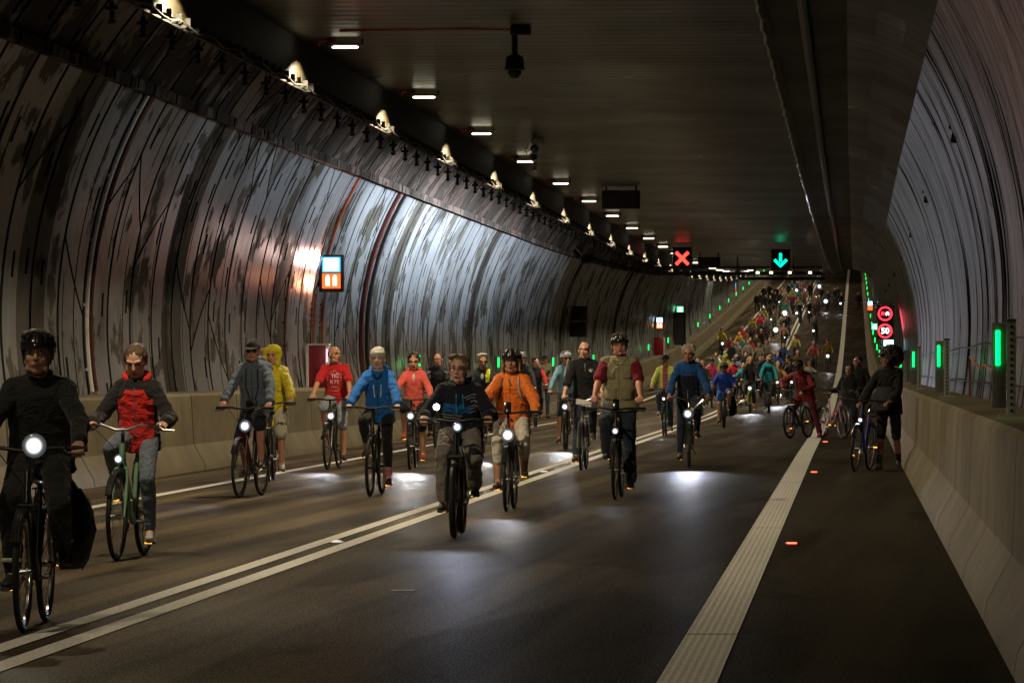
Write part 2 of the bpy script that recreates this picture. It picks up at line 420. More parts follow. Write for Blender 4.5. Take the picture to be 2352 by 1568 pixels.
def paintmat(name, col, ribs=0):
    m = NT(name); u, v = m.uv()
    g = m.noise(m.vec(m.M('MULTIPLY', u, 9), m.M('MULTIPLY', v, 40)), 1, 4, .7)
    b = m.noise(m.vec(m.M('MULTIPLY', u, .5), m.M('MULTIPLY', v, 3)), 1, 3, .6)
    c = m.mix(m.ramp(g, [(.38, 0.0), (.62, 1.0)]), C3([x*.74 for x in col]), C3(col))
    c = m.mix(m.M('MULTIPLY', b, .2), c, C3([x*.5 for x in col])); h = g
    if ribs:
        s = m.M('SINE', m.M('MULTIPLY', v, 2*math.pi*ribs)); h = m.M('ADD', m.M('MULTIPLY', s, .5), g)
        c = m.mix(m.M('MULTIPLY', m.M('GREATER_THAN', m.M('ADD', m.M('MULTIPLY', g, .8), s), .9), .22), c, C3([x*.45 for x in col]))
        d = m.M('LESS_THAN', m.M('ABSOLUTE', m.M('SUBTRACT', m.M('FRACT', m.M('DIVIDE', u, 17.3)), .5)), .004)
        c = m.mix(m.M('MULTIPLY', d, .5), c, C3((.07, .065, .05)))
    m.set(Base_Color=c, Roughness=.75); m.b.inputs['Specular IOR Level'].default_value = 0.0; m.bump(h, .35, .006)
    return m.m
PAINT = paintmat('road_paint', (.85, .84, .80)); PAINTR = paintmat('ribbed_road_paint', (.85, .84, .80), 24)

sweep('road', [(-9.62, 0), (-8.3, 0), (-6, 0), (-4.4, 0), (-2.5, 0), (-.8, 0), (.9, 0)], DS, [ROAD], 'structure')
DSL = frange(D0, 626, 2.0)
for nm, a, b, mm in (('edge_line', -8.32, -8.16, PAINT), ('centre_line', -4.66, -4.52, PAINT), ('centre_line', -4.38, -4.23, PAINT), ('edge_line', -.93, -.64, PAINTR)):
    sweep(nm, [(a, .006), (b, .006)], DSL, [mm], 'structure', flip=False)
# the short transverse mark and two small paint ticks
# --- barriers with toe profile
lb = sweep('concrete_barrier', [(-9.6, 0), (-9.62, .1), (-9.78, .38), (-9.82, 1.10), (-9.86, 1.14), (-10.35, 1.16)], DS, [BARR],
      label='long pale concrete barrier along the left lane, behind the riders', cat='barrier')
rb = sweep('concrete_barrier', [(1.75, 1.16), (1.04, 1.14), (1.0, 1.10), (.97, .40), (.82, .12), (.8, 0)], DS, [BARR],
      label='smooth concrete barrier along the right edge, carrying the green light posts', cat='barrier')
# buttress blocks on the right barrier's toe
def wallprof(side, z0, z1, n, rad=RAD):
    out = []
    for i in range(n+1):
        z = z0+(z1-z0)*i/n; dx = math.sqrt(max(0, rad*rad-(z-CZC)**2)); out.append((CXC+side*dx, z))
    return out
dark_rings = {56, 68, 100, 122, 160, 206, 240, 286, 330, 372}
def wl_mi(i, k):
    d = DS[i]; return 1 if any(abs(d-r) < .9 for r in dark_rings) else 0
profL = wallprof(-1, 1.15, 5.22, 18)
wl = sweep('tunnel_wall', profL, DS, [WALL, BARE], label='curved grey-white left tunnel wall with dark slots and worn paint, brightly lit at the top', cat='wall', mi=wl_mi)
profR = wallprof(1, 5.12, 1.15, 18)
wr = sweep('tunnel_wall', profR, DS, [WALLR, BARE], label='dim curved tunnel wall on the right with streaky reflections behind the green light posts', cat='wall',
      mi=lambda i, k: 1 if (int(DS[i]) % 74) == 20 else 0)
# bare lining above the left wall's paint, with a ledge
pl = [(-9.36, 5.22), (-9.36, 5.34), (-9.5, 5.36)] + [p for p in wallprof(-1, 5.38, 7.2, 8, 6.05)] + [(-6.8, 7.6)]
sweep('upper_lining', [(-9.55, 5.22), (-9.38, 5.20)] + pl[1:], DS, [LINING], label='bare reddish concrete lining above the left wall, between its ledge and the cable tray', cat='lining')
# ceiling slab: underside, left downstand, right chamfers
profC = [(-6.75, 7.6), (-6.75, 4.98), (-6.66, 4.98), (-6.66, 5.1), (-6.64, 5.5), (-5.0, 5.5), (-3.0, 5.5), (-.97, 5.5), (-.03, 5.5), (.30, 5.43), (.62, 5.30), (.98, 5.10), (1.35, 5.14)]
DOWN = concrete('downstand_concrete', (.017, .0138, .006), rough=.6)
rng = random.Random(5)
pan = {}
def cmi(i, k):
    if k <= 3: return 4
    if k <= 6: return 0
    if k == 7: return 1
    if (i//2, k) not in pan: pan[(i//2, k)] = rng.choice([2, 3, 2, 3, 3] if k > 8 else [2, 2, 2, 3, 2])
    return pan[(i//2, k)]
sweep('ceiling_slab', profC, DS, [CEIL, CEIL2, PANL, PAND, DOWN], label='low dark boarded ceiling slab over the road, with chequered panels on its right side', cat='ceiling', mi=cmi)
# end closure far up the slope
mb = MB(); 
mb.add([W(-12, 640, -1), W(4, 640, -1), W(4, 640, 9), W(-12, 640, 9)], [(0, 1, 2, 3)])
tag(mb.build('tunnel_end', plain('dark_end', (.02, .018, .015), .8)), 'dark far end of the tunnel beyond the crest', 'wall')

GALV = plain('galvanised_steel', (.45, .46, .46), .42, .8)
BLK = plain('black_plastic', (.006, .006, .0065), .5)
DGREY = plain('dark_grey_metal', (.035, .036, .038), .45, .3)
REDP = plain('red_plastic', (.55, .03, .015), .5)
ORNG = plain('orange_conduit', (.32, .06, .012), .5)
RUST = plain('red_brown_pipe', (.07, .012, .008), .5)
WHT = plain('white_metal', (.75, .75, .74), .4)

# --- cable trays
def ladder(mb, X, z, d0, d1, step, rung=True, sag=.03):
    ds = frange(d0, d1, step)
    for off in (0.0, .10):
        mb.tube([W(X+off, d, z + (sag*math.sin(i*1.9) if off else 0)) for i, d in enumerate(ds)], .012 if off else .02, 5)
    if rung:
        for i, d in enumerate(ds[:-1]):
            mb.box(W(X+.05, d, z+.04), (.12, .03, .10))
t = thing('cable_tray', 'long ladder cable tray hung below the edge of the left ceiling downstand, lit in patches', 'cable tray', W(-6.7, 30, 4.98))
def child(mb, name, mat, par, smooth=True):
    o = mb.build(name, mat, par, smooth); o.matrix_parent_inverse = Matrix.Translation(par.location).inverted() if par.rotation_euler.z == 0 else (Matrix.Translation(par.location) @ par.rotation_euler.to_matrix().to_4x4()).inverted(); return o
mb = MB(); ladder(mb, -6.72, 4.94, 28, 420, .62); child(mb, 'tray', plain('dull_steel', (.018, .018, .016), .7), t, False)
for k in range(70):
    d = 36+1.95*k; m2 = MB(); p = W(-7.15, d, 4.98)
    m2.tube([p+Vector((0, 0, .9)), p+Vector((0, 0, .08))], .008, 6); m2.tube([p+Vector((0, 0, .10)), p+Vector((0, 0, -.07))], .026, 8); m2.box(p+Vector((0, 0, .03)), (.125, .1, .04), bev=.01); m2.ell(p+Vector((0, 0, -.1)), (.045, .045, .03), seg=8, rings=4)
    child(m2, 'hanger', BLK, t)
t = thing('cable_tray', 'thin cable line under the ceiling slab on the right, catching small glints', 'cable tray', W(-.95, 30, 5.0))
mb = MB(); ds = frange(34, 300, .8)
mb.tube([W(-.97+.012*math.sin(i*2.3), d, 5.32+.02*math.sin(i*1.7)) for i, d in enumerate(ds)], .022, 5)
for i, d in enumerate(ds): mb.box(W(-.93, d, 5.40), (.05, .03, .22))
child(mb, 'cable', GALV, t, False)
mb = MB(); mb.tube([W(-.5, d, 5.40) for d in frange(30, 420, 2.0)], .06, 8)
tag(mb.build('ceiling_pipe', plain('dark_blue_pipe', (.012, .016, .03), .5)), 'dark pipe running under the ceiling slab right of the thin cable line', 'pipe')
# --- pipes that follow the wall's curve
def arc_pipe(d, r, mat, name, label, off=.05, z0=1.2, z1=5.2, X=0):
    mb = MB(); mb.tube([W(p[0]+off, d+X*math.sin(p[1]*2), p[1]) for p in wallprof(-1, z0, z1, 24)], r, 6)
    for i in range(5):
        p = wallprof(-1, z0+.3+i*(z1-z0-.5)/4, z1, 1)[0]; mb.box(W(p[0]+off*.6, d, p[1]), (.05, r*2.3, .04))
    return tag(mb.build(name, mat), label, 'pipe')
arc_pipe(61.3, .035, RUST, 'wall_pipe', 'red-brown pipe climbing the left wall above the helmeted rider in black')
arc_pipe(61.0, .03, WHT, 'wall_pipe', 'pale conduit climbing the left wall beside the red-brown pipe nearest the camera')
arc_pipe(95.5, .055, RUST, 'wall_pipe', 'thick dark red pipe climbing the left wall just right of the lit emergency sign')
arc_pipe(96.6, .04, BLK, 'wall_pipe', 'black pipe beside the thick dark red one on the left wall')
arc_pipe(87.6, .028, ORNG, 'wall_pipe', 'bright orange conduit rising from the lit emergency sign to the ledge', z0=3.7)
arc_pipe(86.4, .02, ORNG, 'wall_pipe', 'orange conduit running down from the lit emergency sign, left of the pair', z0=2.0, z1=2.95, off=.12)
arc_pipe(87.9, .02, ORNG, 'wall_pipe', 'orange conduit running down from the lit emergency sign, right of the pair', z0=2.0, z1=2.95, off=.12)
arc_pipe(82.6, .018, RUST, 'wall_pipe', 'thin red cable curving down the wall left of the emergency sign', z1=3.4)
arc_pipe(196, .06, RUST, 'wall_pipe', 'distant red pipe on the left wall beyond the black wall boxes')

# --- ceiling lamps down the left side
LAMPS = [54.7+10.2*k for k in range(-5, 56)]
def lamp():
    t = thing('ceiling_lamp', '', 'lamp', (0, 0, 0), 0, 'lamps along the left side of the ceiling')
    m = MB()
    m.box((0, 0, .036), (.44, .17, .018), bev=.006); m.box((-.21, .03, .075), (.02, .04, .07)); m.box((.21, .03, .075), (.02, .04, .07))
    m.build('housing', BLK, t)
    m = MB(); m.tube([(-.15, -.03, .005), (-.13, -.03, .005), (.15, -.03, .005), (.17, -.03, .005)], [.006, .015, .015, .006], 8); m.build('tube', glow('warm_tube', (1, .90, .66), 7), t)
    m = MB(); m.box((-.17, .05, .085), (.10, .10, .04), bev=.01); m.tube([(-.17, .05, .10), (-.30, .1, .09), (-.34, .2, .04), (-.45, .3, .10)], .012, 5); m.build('connector', REDP, t)
    return t
L0 = lamp()
lamp_words = {0: 'ceiling lamp nearest the camera, above the top edge of the picture'}
for k, d in enumerate(LAMPS):
    o = L0 if k == 0 else copy_tree(L0)
    o.location = W(-6.09, d, 5.385)
    off = k in (9, 11, 14, 17, 18)
    q = k-1
    ordn = ['first', 'second', 'third', 'fourth', 'fifth', 'sixth', 'seventh', 'eighth', 'ninth', 'tenth', 'eleventh', 'twelfth']
    if k < 5: o['label'] = 'warm ceiling lamp just out of view above the top edge of the picture'
    else: o['label'] = '%s lit warm lamp along the left of the ceiling, counting from the camera' % nth(k-4)
    if k < 51:
        pw = (680 if k < 20 else 480)
        if k < 5: pw *= (.25, .3, .12, .8, 1.1)[k]
        spot(o, (0, -.02, -.05), (0, 0, 0), pw, R(153), .10, (1, .81, .53), .05, 'lamp_beam')
# =================================================================== FIXTURES
def txt(s, size, name, mat, parent, loc, rot=(R(90), 0, 0), depth=.002, bold=0.0, sx=1.0):
    cu = bpy.data.curves.new(name, 'FONT'); cu.body = s; cu.size = size; cu.extrude = depth; cu.offset = bold
    cu.align_x = 'CENTER'; cu.align_y = 'CENTER'; cu.resolution_u = 3; cu.materials.append(mat)
    tmp = bpy.data.objects.new('tmp', cu); COL.objects.link(tmp); bpy.context.view_layer.update()
    me = bpy.data.meshes.new_from_object(tmp.evaluated_get(bpy.context.evaluated_depsgraph_get())); bpy.data.objects.remove(tmp)
    me.transform(Matrix.Translation(loc) @ Matrix.Rotation(rot[0], 4, 'X') @ Matrix.Diagonal((sx, 1, 1, 1)))
    if not me.materials: me.materials.append(mat)
    return link(name, me, parent)
# --- ceiling cameras
X, z = at_depth(1182, 60, 53.0)
t = thing('dome_camera', 'grey pole-mounted dome camera hanging from the ceiling, the larger one nearest the viewer', 'camera', W(X, 53, 5.5))
m = MB(); m.box((.07, 0, -.05), (.24, .12, .10), bev=.015); m.tube([(0, 0, 0), (0, 0, -.34)], .036, 12); m.build('mount', DGREY, t)
m = MB(); m.loft([((0, 0, -.33), (.06, 0, 0), (0, .06, 0)), ((0, 0, -.36), (.105, 0, 0), (0, .105, 0)), ((0, 0, -.48), (.112, 0, 0), (0, .112, 0)), ((0, 0, -.50), (.125, 0, 0), (0, .125, 0)), ((0, 0, -.515), (.09, 0, 0), (0, .09, 0))], 24); m.build('housing', DGREY, t)
m = MB(); m.ell((0, 0, -.51), (.082, .082, .095), z0=-1, z1=0.05, seg=20); m.build('dome', plain('black_glass', (.005, .005, .006), .1), t)
m = MB(); m.tube([(-.05, 0, -.03), (-.3, .1, -.02), (-.9, .25, .0), (-2.1, .4, -.01)], .012, 5); m.build('cable', REDP, t)
X, z = at_depth(1228, 320, 78.5)
t = thing('ceiling_camera', 'small bullet camera hanging from the ceiling beyond the dome camera', 'camera', W(X, 78.5, 5.5))
m = MB(); m.box((.05, 0, -.06), (.22, .12, .1), bev=.01); m.tube([(0, 0, 0), (0, 0, -.2)], .03); m.tube([(-.1, 0, -.1), (-.17, .02, -.2), (-.12, 0, -.33)], .01, 5); m.ell((0, 0, -.2), .075); m.build('mount', GALV, t)
m = MB(); m.tube([(0, -.14, -.34), (0, .14, -.34)], .085, 16); m.build('housing', GALV, t)
m = MB(); m.tube([(0, -.15, -.34), (0, -.13, -.34)], .055, 14); m.build('lens', plain('black_glass', (.005, .005, .006), .1), t)
m = MB(); m.box((0, 0, -.47), (.06, .05, .12), bev=.01); m.ell((0, 0, -.54), .04); m.build('bracket', GALV, t)

# --- dark message boards under the ceiling
for px0, px1, py0, py1, d, lab in ((1383, 1470, 432, 480, 100, 'black unlit message board hanging under the ceiling, larger and nearer one'), (1603, 1655, 590, 612, 146, 'small black unlit board right of the red cross signal')):
    X0, z0 = at_depth(px0, py1, d); X1, z1 = at_depth(px1, py0, d)
    z1 = min(z1, 5.42)
    t = thing('message_board', lab, 'sign', W((X0+X1)/2, d, z1-.0))
    m = MB(); wd, ht = X1-X0, z1-z0; m.box((0, 0, -ht/2), (wd, .16, ht), bev=.015); m.build('cabinet', BLK, t)
    m = MB(); m.box((0, -.085, -ht/2), (wd*.92, .01, ht*.86)); m.build('screen', plain('dark_screen', (.01, .01, .011), .25), t)
    m = MB()
    for q in (-.4, .4): m.box((q*wd, 0, .05), (.04, .04, .2))
    m.build('bracket', DGREY, t)
# --- lane signals
def lane_sig(px, py, d, kind, lab):
    X, z = at_depth(px, py, d); t = thing('lane_signal', lab, 'lane signal', W(X, d, z))
    m = MB(); m.box((0, 0, 0), (.60, .16, .68), bev=.012); m.build('cabinet', BLK, t)
    m = MB()
    for q in (-.33, .33): m.box((q, .02, .13), (.025, .05, .78))
    m.build('bracket', GALV, t)
    m = MB()
    if kind == 'x':
        for a in (45, -45): m.box((0, -.09, -.02), (.105, .012, .56), Matrix.Rotation(R(a), 3, 'Y'))
        m.f = m.f[:]; m.v = [(v[0], v[1]-(.002 if i >= 8 else 0), v[2]) for i, v in enumerate(m.v)]
        o = m.build('red_cross', glow('red_leds', (1, .05, .03), 3.2), t, False)
    else:
        m.box((0, -.092, .08), (.085, .012, .26))
        for a, q in ((45, -1), (-45, 1)): m.box((q*.088, -.09-.001*q, -.10), (.085, .010, .30), Matrix.Rotation(R(-a if q < 0 else 45), 3, 'Y'))
        m.build('green_arrow', glow('green_leds', (0.0, 1, .42), 3.0), t, False)
lane_sig(1567, 592, 146, 'x', 'lit lane signal showing a red cross over the left lane')
lane_sig(1793, 597, 146, 'v', 'lit lane signal showing a green down arrow over the right lane')
# --- gantry beams under the ceiling
for py, d, x0, x1 in ((628, 150, 1500, 1888), (640, 196, 1700, 1895)):
    X0, z = at_depth(x0, py, d); X1, _ = at_depth(x1, py, d)
    t = thing('gantry', 'dark steel beam across the tunnel %s' % ('just behind the lane signals' if d < 160 else 'farther up, behind the first beam'), 'gantry', W(X0, d, z))
    m = MB(); m.box(W((X0+X1)/2, d, z), (X1-X0, .18, .12)); m.tube([W(X0, d+.1, z+.2), W(X1, d+.1, z+.2)], .03)
    for q in range(3): m.box(W(X0+(X1-X0)*(q+.5)/3, d, z+.3), (.04, .04, .5))
    child(m, 'beam', BLK, t, False)
    m = MB()
    for q in (.62, .7, .81, .93): m.tube([W(X0+(X1-X0)*q-.05, d-.12, z+.02), W(X0+(X1-X0)*q+.05, d-.12, z+.02)], .035, 8)
    if d < 160: child(m, 'lamp', glow('warm_spot', (1, .8, .5), 5), t)
# --- lit emergency signs (white-blue above, orange-red below)
def em_sign(px0, px1, py0, py1, d, lab, side=-1, full=True):
    X0, z0 = at_depth(px0, py1, d); X1, z1 = at_depth(px1, py0, d); wd, ht = X1-X0, z1-z0
    t = thing('emergency_sign', lab, 'sign', W((X0+X1)/2, d, (z0+z1)/2))
    m = MB(); fr = .045
    m.box((0, 0, 0), (wd, .14, ht), bev=.01); m.build('case', plain('brown_sign_case', (.05, .04, .035), .5), t)
    e = 5.0
    m = MB(); m.box((0, -.075, ht*.235), (wd-2*fr-.03, .012, ht*.40)); m.build('blue_panel', glow('blue_sign', (.03, .45, 1), 1.8), t, False)
    m = MB(); m.box((0, -.083, ht*.235), (wd-2*fr-.10, .01, ht*.33), bev=.004); m.build('white_panel', glow('white_sign', (.86, .97, 1), 5), t)
    m = MB(); m.box((0, -.075, -ht*.20), (wd-2*fr-.03, .012, ht*.40)); m.build('orange_panel', glow('orange_sign', (1, .10, .02), 2.4), t, False)
    if full:
        m = MB(); m.tube([(-.03, -.09, ht*.31), (-.06, -.09, ht*.26), (-.03, -.09, ht*.19), (.03, -.09, ht*.15)], .009, 6); m.build('handset_symbol', plain('symbol_grey', (.2, .3, .35), .5), t)
        m = MB()
        for q in (-.07, .07): m.box((q, -.083, -ht*.205), (.075, .01, ht*.24), bev=.004); m.box((q, -.083, -ht*.07), (.04, .01, ht*.04))
        m.build('extinguisher_symbol', glow('pale_symbol', (1, .85, .45), 6), t)
    m = MB()
    for q in (-.28, .2): m.box((side*(wd/2+.08), .02, q*ht), (.18, .05, .07), bev=.01)
    m.build('bracket', BLK, t); return t
es = em_sign(734, 790, 585, 671, 87.4, 'large lit emergency sign on the left wall, blue-white above and orange below')
spot(es, (-.1, -.5, .2), (R(92), 0, R(150)), 130, R(120), .8, (1, .72, .62), .15, 'sign_glow')
spot(es, (-.05, -.6, .2), (R(150), 0, R(170)), 90, R(150), .8, (1, .42, .30), .2, 'sign_glow')
spot(es, (-.1, -.5, -.25), (R(80), 0, R(160)), 60, R(120), .8, (1, .35, .18), .15, 'sign_glow')
em_sign(1505, 1525, 727, 757, 236, 'mid-distance lit emergency sign on the left wall, seen above the white-haired rider in blue')
em_sign(1679, 1692, 648, 671, 398, 'smallest lit emergency sign on the left wall, up near the far lights', full=False)
em_sign(1991, 2006, 690, 715, 325, 'lit white and red emergency sign on the right wall beside the row of green lights', 1, False)
def sq_sign(px, py, sz, d, col, lab, st, cat='sign', asp=1.0):
    X, z = at_depth(px, py, d); s = sz*d/F; t = thing('exit_sign', lab, cat, W(X, d, z))
    m = MB(); m.box((0, .05, 0), (s+.05, .08, s*asp+.05), bev=.01); m.build('case', BLK, t)
    m = MB(); m.box((0, -.0, 0), (s, .03, s*asp), bev=.005); m.build('panel', glow(lab.split()[1]+'_sign_light', col, st), t)
    m = MB(); m.box((-s*.12, -.02, 0), (s*.3, .012, s*.5)); m.box((s*.25, -.02, 0), (s*.12, .012, s*.7)); m.build('symbol', glow('pale_symbol_b', (.95, 1, .95), 4), t)
sq_sign(1562, 711, 14, 262, (.1, 1, .35), 'small green exit sign on the left wall above the barrier slope', 3.5)
sq_sign(2009, 750, 13, 250, (.1, 1, .35), 'small green exit sign on the right wall beside the 50 sign', 3.5)
sq_sign(2041, 791, 22, 148, (.35, .8, 1), 'square blue-white lit sign below the 50 sign', 4.5, asp=.95)
# --- round speed signs
X, z = at_depth(2033, 741, 150)
t = thing('traffic_sign', 'pair of lit round red-ringed signs, no overtaking above and 50 below, on the right wall', 'traffic sign', W(X, 150, z)); t.scale = (.80, .80, .80)
m = MB(); m.box((0, .06, .37), (.66, .12, .68), bev=.01); m.box((0, .06, -.34), (.66, .12, .68), bev=.01); m.build('cabinet', BLK, t)
RLED = glow('red_ring_leds', (1, .03, .05), 3.0); WLED = glow('white_leds', (.9, .93, 1), 2.6)
m = MB()
for q in (.37, -.34): m.torus((0, -.012, q), .265, .035, 'Y', 36, 6)
m.build('red_ring', RLED, t)
txt('50', .34, 'number', WLED, t, (0, -.02, -.34), bold=.008)
def car(m, cx_, cz, s):
    m.box((cx_, -.012, cz), (.15*s, .012, .07*s), bev=.004); m.box((cx_, -.012, cz+.055*s), (.105*s, .012, .055*s), bev=.004)
    for q in (-.05, .05): m.box((cx_+q*s, -.013, cz-.055*s), (.03*s, .012, .05*s))
m = MB(); car(m, -.095, .37, 1); m.build('red_car_symbol', RLED, t)
m = MB(); car(m, .095, .37, 1); m.build('white_car_symbol', WLED, t)
m = MB(); m.box((0, .1, .76), (.9, .05, .05)); m.box((0, .1, .015), (.9, .05, .04)); m.box((.37, .1, 0), (.04, .06, 1.5)); m.build('frame', GALV, t)
spot(t, (0, -.15, 0), (R(85), 0, R(-140)), 40, R(150), .6, (1, .1, .15), .3, 'sign_glow')
# --- green guidance posts on both barriers
def post():
    t = thing('guidance_post', '', 'light post', (0, 0, 0), 0, 'green lit guidance posts on the barriers')
    m = MB(); m.box((.05, .02, .37), (.07, .05, .74)); m.box((.05, .02, .01), (.2, .12, .02)); m.k = 1
    for q in range(14): m.box((.05, -.008, .05+q*.05), (.018, .008, .022))
    m.build('post', [plain('pale_post', (.42, .42, .40), .5), BLK], t, False)
    m = MB(); m.box((-.045, .03, .40), (.11, .03, .66), bev=.004); m.build('plate', plain('plate_grey', (.16, .17, .16), .45), t)
    m = MB(); m.tube([(-.055, .005, .40), (-.055, .005, .67)], .017, 8); m.build('green_strip', glow('green_strip', (.0, 1, .12), 4.5), t)
    m = MB(); m.box((.05, .02, .75), (.075, .06, .02)); m.build('cap', plain('green_cap', (.03, .14, .02), .5), t); return t
P0 = post(); n = 0
words = ['nearest', 'second nearest', 'third nearest', 'fourth nearest', 'fifth nearest']
for k in range(23):
    d = 35.5+23.6*k; o = P0 if n == 0 else copy_tree(P0); n += 1
    o.location = W(1.20, d, 1.14)
    o['label'] = (words[k]+' green lit guidance post on the right barrier') if k < 5 else nth(k+1)+' green lit post up the right barrier, counting from the camera'
    if k < 4: spot(o, (-.06, -.12, .5), (R(90), 0, R(180)), .7, R(160), .5, (.1, 1, .25), .1, 'green_glow')
for k in range(-2, 18):
    d = 153+23.6*k; o = copy_tree(P0); o.location = W(-10.0, d, 1.14)
    o['label'] = nth(k+3)+' green lit post along the left barrier, counting from the camera'
    o['group'] = 'green lit posts hidden along the left barrier' if k < 4 else 'green lit posts climbing the left barrier'
# thin handrails between the right posts
t = thing('handrail', 'thin double handrail running between the green posts along the right wall', 'handrail', W(1.45, 30, 1.14))
m = MB()
for z in (1.36, 1.78): m.tube([W(1.47+.008*math.sin(i), d, z+.012*math.sin(i*1.3)) for i, d in enumerate(frange(20, 420, 2.0))], .009, 5)
child(m, 'rail', BLK, t)
m = MB(); m.tube([W(1.50, 57.5, 1.14), W(1.50, 57.4, 1.4), W(1.49, 57.0, 1.66), W(1.47, 52, 1.52), W(1.47, 50, 1.55), W(1.47, 47, 1.5)], .012, 5)
tag(m.build('loose_cable', REDP), 'loose red cable drooping along the right handrail above the barrier', 'cable')
# --- sensor boxes on the right wall
S0 = thing('wall_sensor', '', 'sensor', (0, 0, 0), 0, 'black sensor boxes on the right wall')
m = MB(); m.box((0, 0, .07), (.15, .14, .12), Matrix.Rotation(R(18), 3, 'Y'), .012); m.box((.02, 0, -.08), (.15, .14, .12), Matrix.Rotation(R(10), 3, 'Y'), .012); m.box((.08, 0, 0), (.06, .06, .16)); m.build('housing', BLK, S0)
m = MB(); m.box((.015, -.073, -.08), (.08, .008, .06)); m.box((0, -.073, .07), (.08, .008, .06)); m.build('lens', plain('sensor_glass', (.3, .3, .34), .15), S0)
for k in range(7):
    o = S0 if k == 0 else copy_tree(S0); o.location = W(1.27, 55+20*k, 4.36)
    o['label'] = ['top', 'second', 'third', 'fourth', 'fifth', 'sixth', 'lowest'][k]+' black double sensor box down the right wall'
# --- black boxes, cabinet and door on the left wall
X0, z0 = at_depth(1309, 774, 166); X1, z1 = at_depth(1346, 702, 166)
t = thing('wall_box', 'large black double box on a bracket on the left wall, above the riders', 'box', W(X0, 166, z0))
wd = X1-X0; ht = z1-z0
m = MB(); m.box((wd/2, 0, ht*.25), (wd, .3, ht*.48), bev=.01); m.box((wd/2, 0, ht*.75), (wd, .3, ht*.48), bev=.01); m.build('cabinet', BLK, t)
m = MB(); m.box((wd+.03, 0, ht/2), (.03, .2, ht*1.05)); m.box((wd*.1, 0, ht+.14), (.2, .2, .18), bev=.02); m.build('frame', DGREY, t)
X0, z0 = at_depth(709, 893, 85.6); X1, z1 = at_depth(752, 792, 85.6)
t = thing('fire_cabinet', 'tall dark red cabinet on the barrier behind the man in the red T-shirt', 'cabinet', W((X0+X1)/2, 85.6, 1.15))
m = MB(); ht = z1-1.15; m.box((-.02, .15, ht/2), (.33, .3, ht), bev=.01); m.build('case', plain('cabinet_red', (.22, .006, .02), .45), t)
m = MB(); m.box((-.2, .1, ht/2), (.04, .34, ht+.02)); m.box((.165, .15, ht/2), (.04, .3, ht)); m.box((0, .15, ht+.01), (.4, .34, .03)); m.build('side_panel', WHT, t)
m = MB(); m.box((.17, -.02, ht-.2), (.02, .01, .25)); m.build('lamp', glow('pink_lamp', (1, .5, .8), 2), t)
X, z = at_depth(1500, 838, 236)
t = thing('fire_cabinet', 'small dark red cabinet far along the left wall, between the two nearest green lights', 'cabinet', W(-9.9, 232, 1.15))
m = MB(); m.box((0, 0, .45), (.5, .3, .9), bev=.01); m.build('case', plain('cabinet_red', (.22, .006, .02), .45), t)
m = MB(); m.box((.27, 0, .45), (.04, .3, .9)); m.build('side_panel', WHT, t)
t = thing('tunnel_door', 'black doorway recess in the left wall before the bright yellow patch', 'door', W(-10.1, 262, .65))
m = MB(); m.box((0, 0, 1.15), (.9, 1.9, 2.3)); m.build('door_leaf', plain('dark_door', (.012, .012, .012), .6), t, False)
m = MB(); m.box((0, -.97, 2.33), (1.0, .06, .08)); m.box((.47, -.97, 1.15), (.05, .06, 2.3)); m.build('door_frame', DGREY, t, False)
# --- road studs
def stud(px_col, glass, gcol, st, grp):
    t = thing('road_stud', '', 'road stud', (0, 0, 0), 0, grp)
    m = MB(); m.ell((0, 0, .0), (.065, .06, .022), z0=0, seg=14, rings=4); m.build('body', px_col, t)
    m = MB(); m.box((0, -.05, .009), (.085, .02, .012), bev=.003); m.build('reflector', glow(glass, gcol, st), t); return t
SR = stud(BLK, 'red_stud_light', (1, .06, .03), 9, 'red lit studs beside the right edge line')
for k, d in enumerate([39.4, 66.3, 93.5, 120.5, 147.5, 174.5, 201]):
    o = SR if k == 0 else copy_tree(SR); o.location = W(-.50 if k == 0 else -.52, d, .003)
    o['label'] = ['nearest', 'second nearest', 'third nearest', 'fourth nearest', 'fifth nearest', 'sixth nearest', 'farthest'][k]+' red lit road stud just right of the wide edge line'
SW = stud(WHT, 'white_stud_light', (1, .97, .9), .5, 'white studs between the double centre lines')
for k, d in enumerate([39.4, 66.3, 93.5, 120.5]):
    o = SW if k == 0 else copy_tree(SW); o.location = W(-4.45, d, .003)
    o['label'] = ['nearest', 'second nearest', 'third nearest', 'farthest'][k]+' white stud set between the double centre lines'
for px, py, L in ((950, 1355, .5), (500, 1030, .9), (830, 992, .8)):
    pass
m = MB(); a = on_road(925, 1357); m.box(W(a[0], a[1], .006), (.16, .1, .004)); tag(m.build('paint_mark', PAINT), kind='structure')

# =================================================================== ADDED LIGHTS FOR BOTH WALLS
def added_flood(X, d, z, tx, td, tz, power, size, blend, col, lab, rad=.12):
    p = W(X, d, z); q = W(tx, td, tz); dr = (q-p).normalized()
    t = thing('added_floodlight', lab, 'lamp', p)
    Rm = dr.to_track_quat('-Z', 'Y').to_matrix()
    m = MB(); m.box(tuple(-dr*.06), (.26, .2, .09), Rm, .015); m.tube([(0, 0, 0), (0, 0, 5.5-z)] if X > -6.2 else [(0, 0, 0), (-.3, 0, .35)], .015); m.build('housing', BLK, t)
    l = spot(t, tuple(dr*.02), dr.to_track_quat('-Z', 'Y').to_euler(), power, size, blend, col, rad, 'added_flood_beam'); return t
COOL = (.80, .91, 1)
WASH = thing('added_wall_washer', '', 'lamp', (0, 0, 0), 0, 'added unseen wall lights behind the left downstand')
m = MB(); m.box((.06, 0, .05), (.06, 7.6, .05), bev=.01); m.box((.15, -3, .05), (.2, .06, .03)); m.box((.15, 3, .05), (.2, .06, .03)); m.build('housing', BLK, WASH)
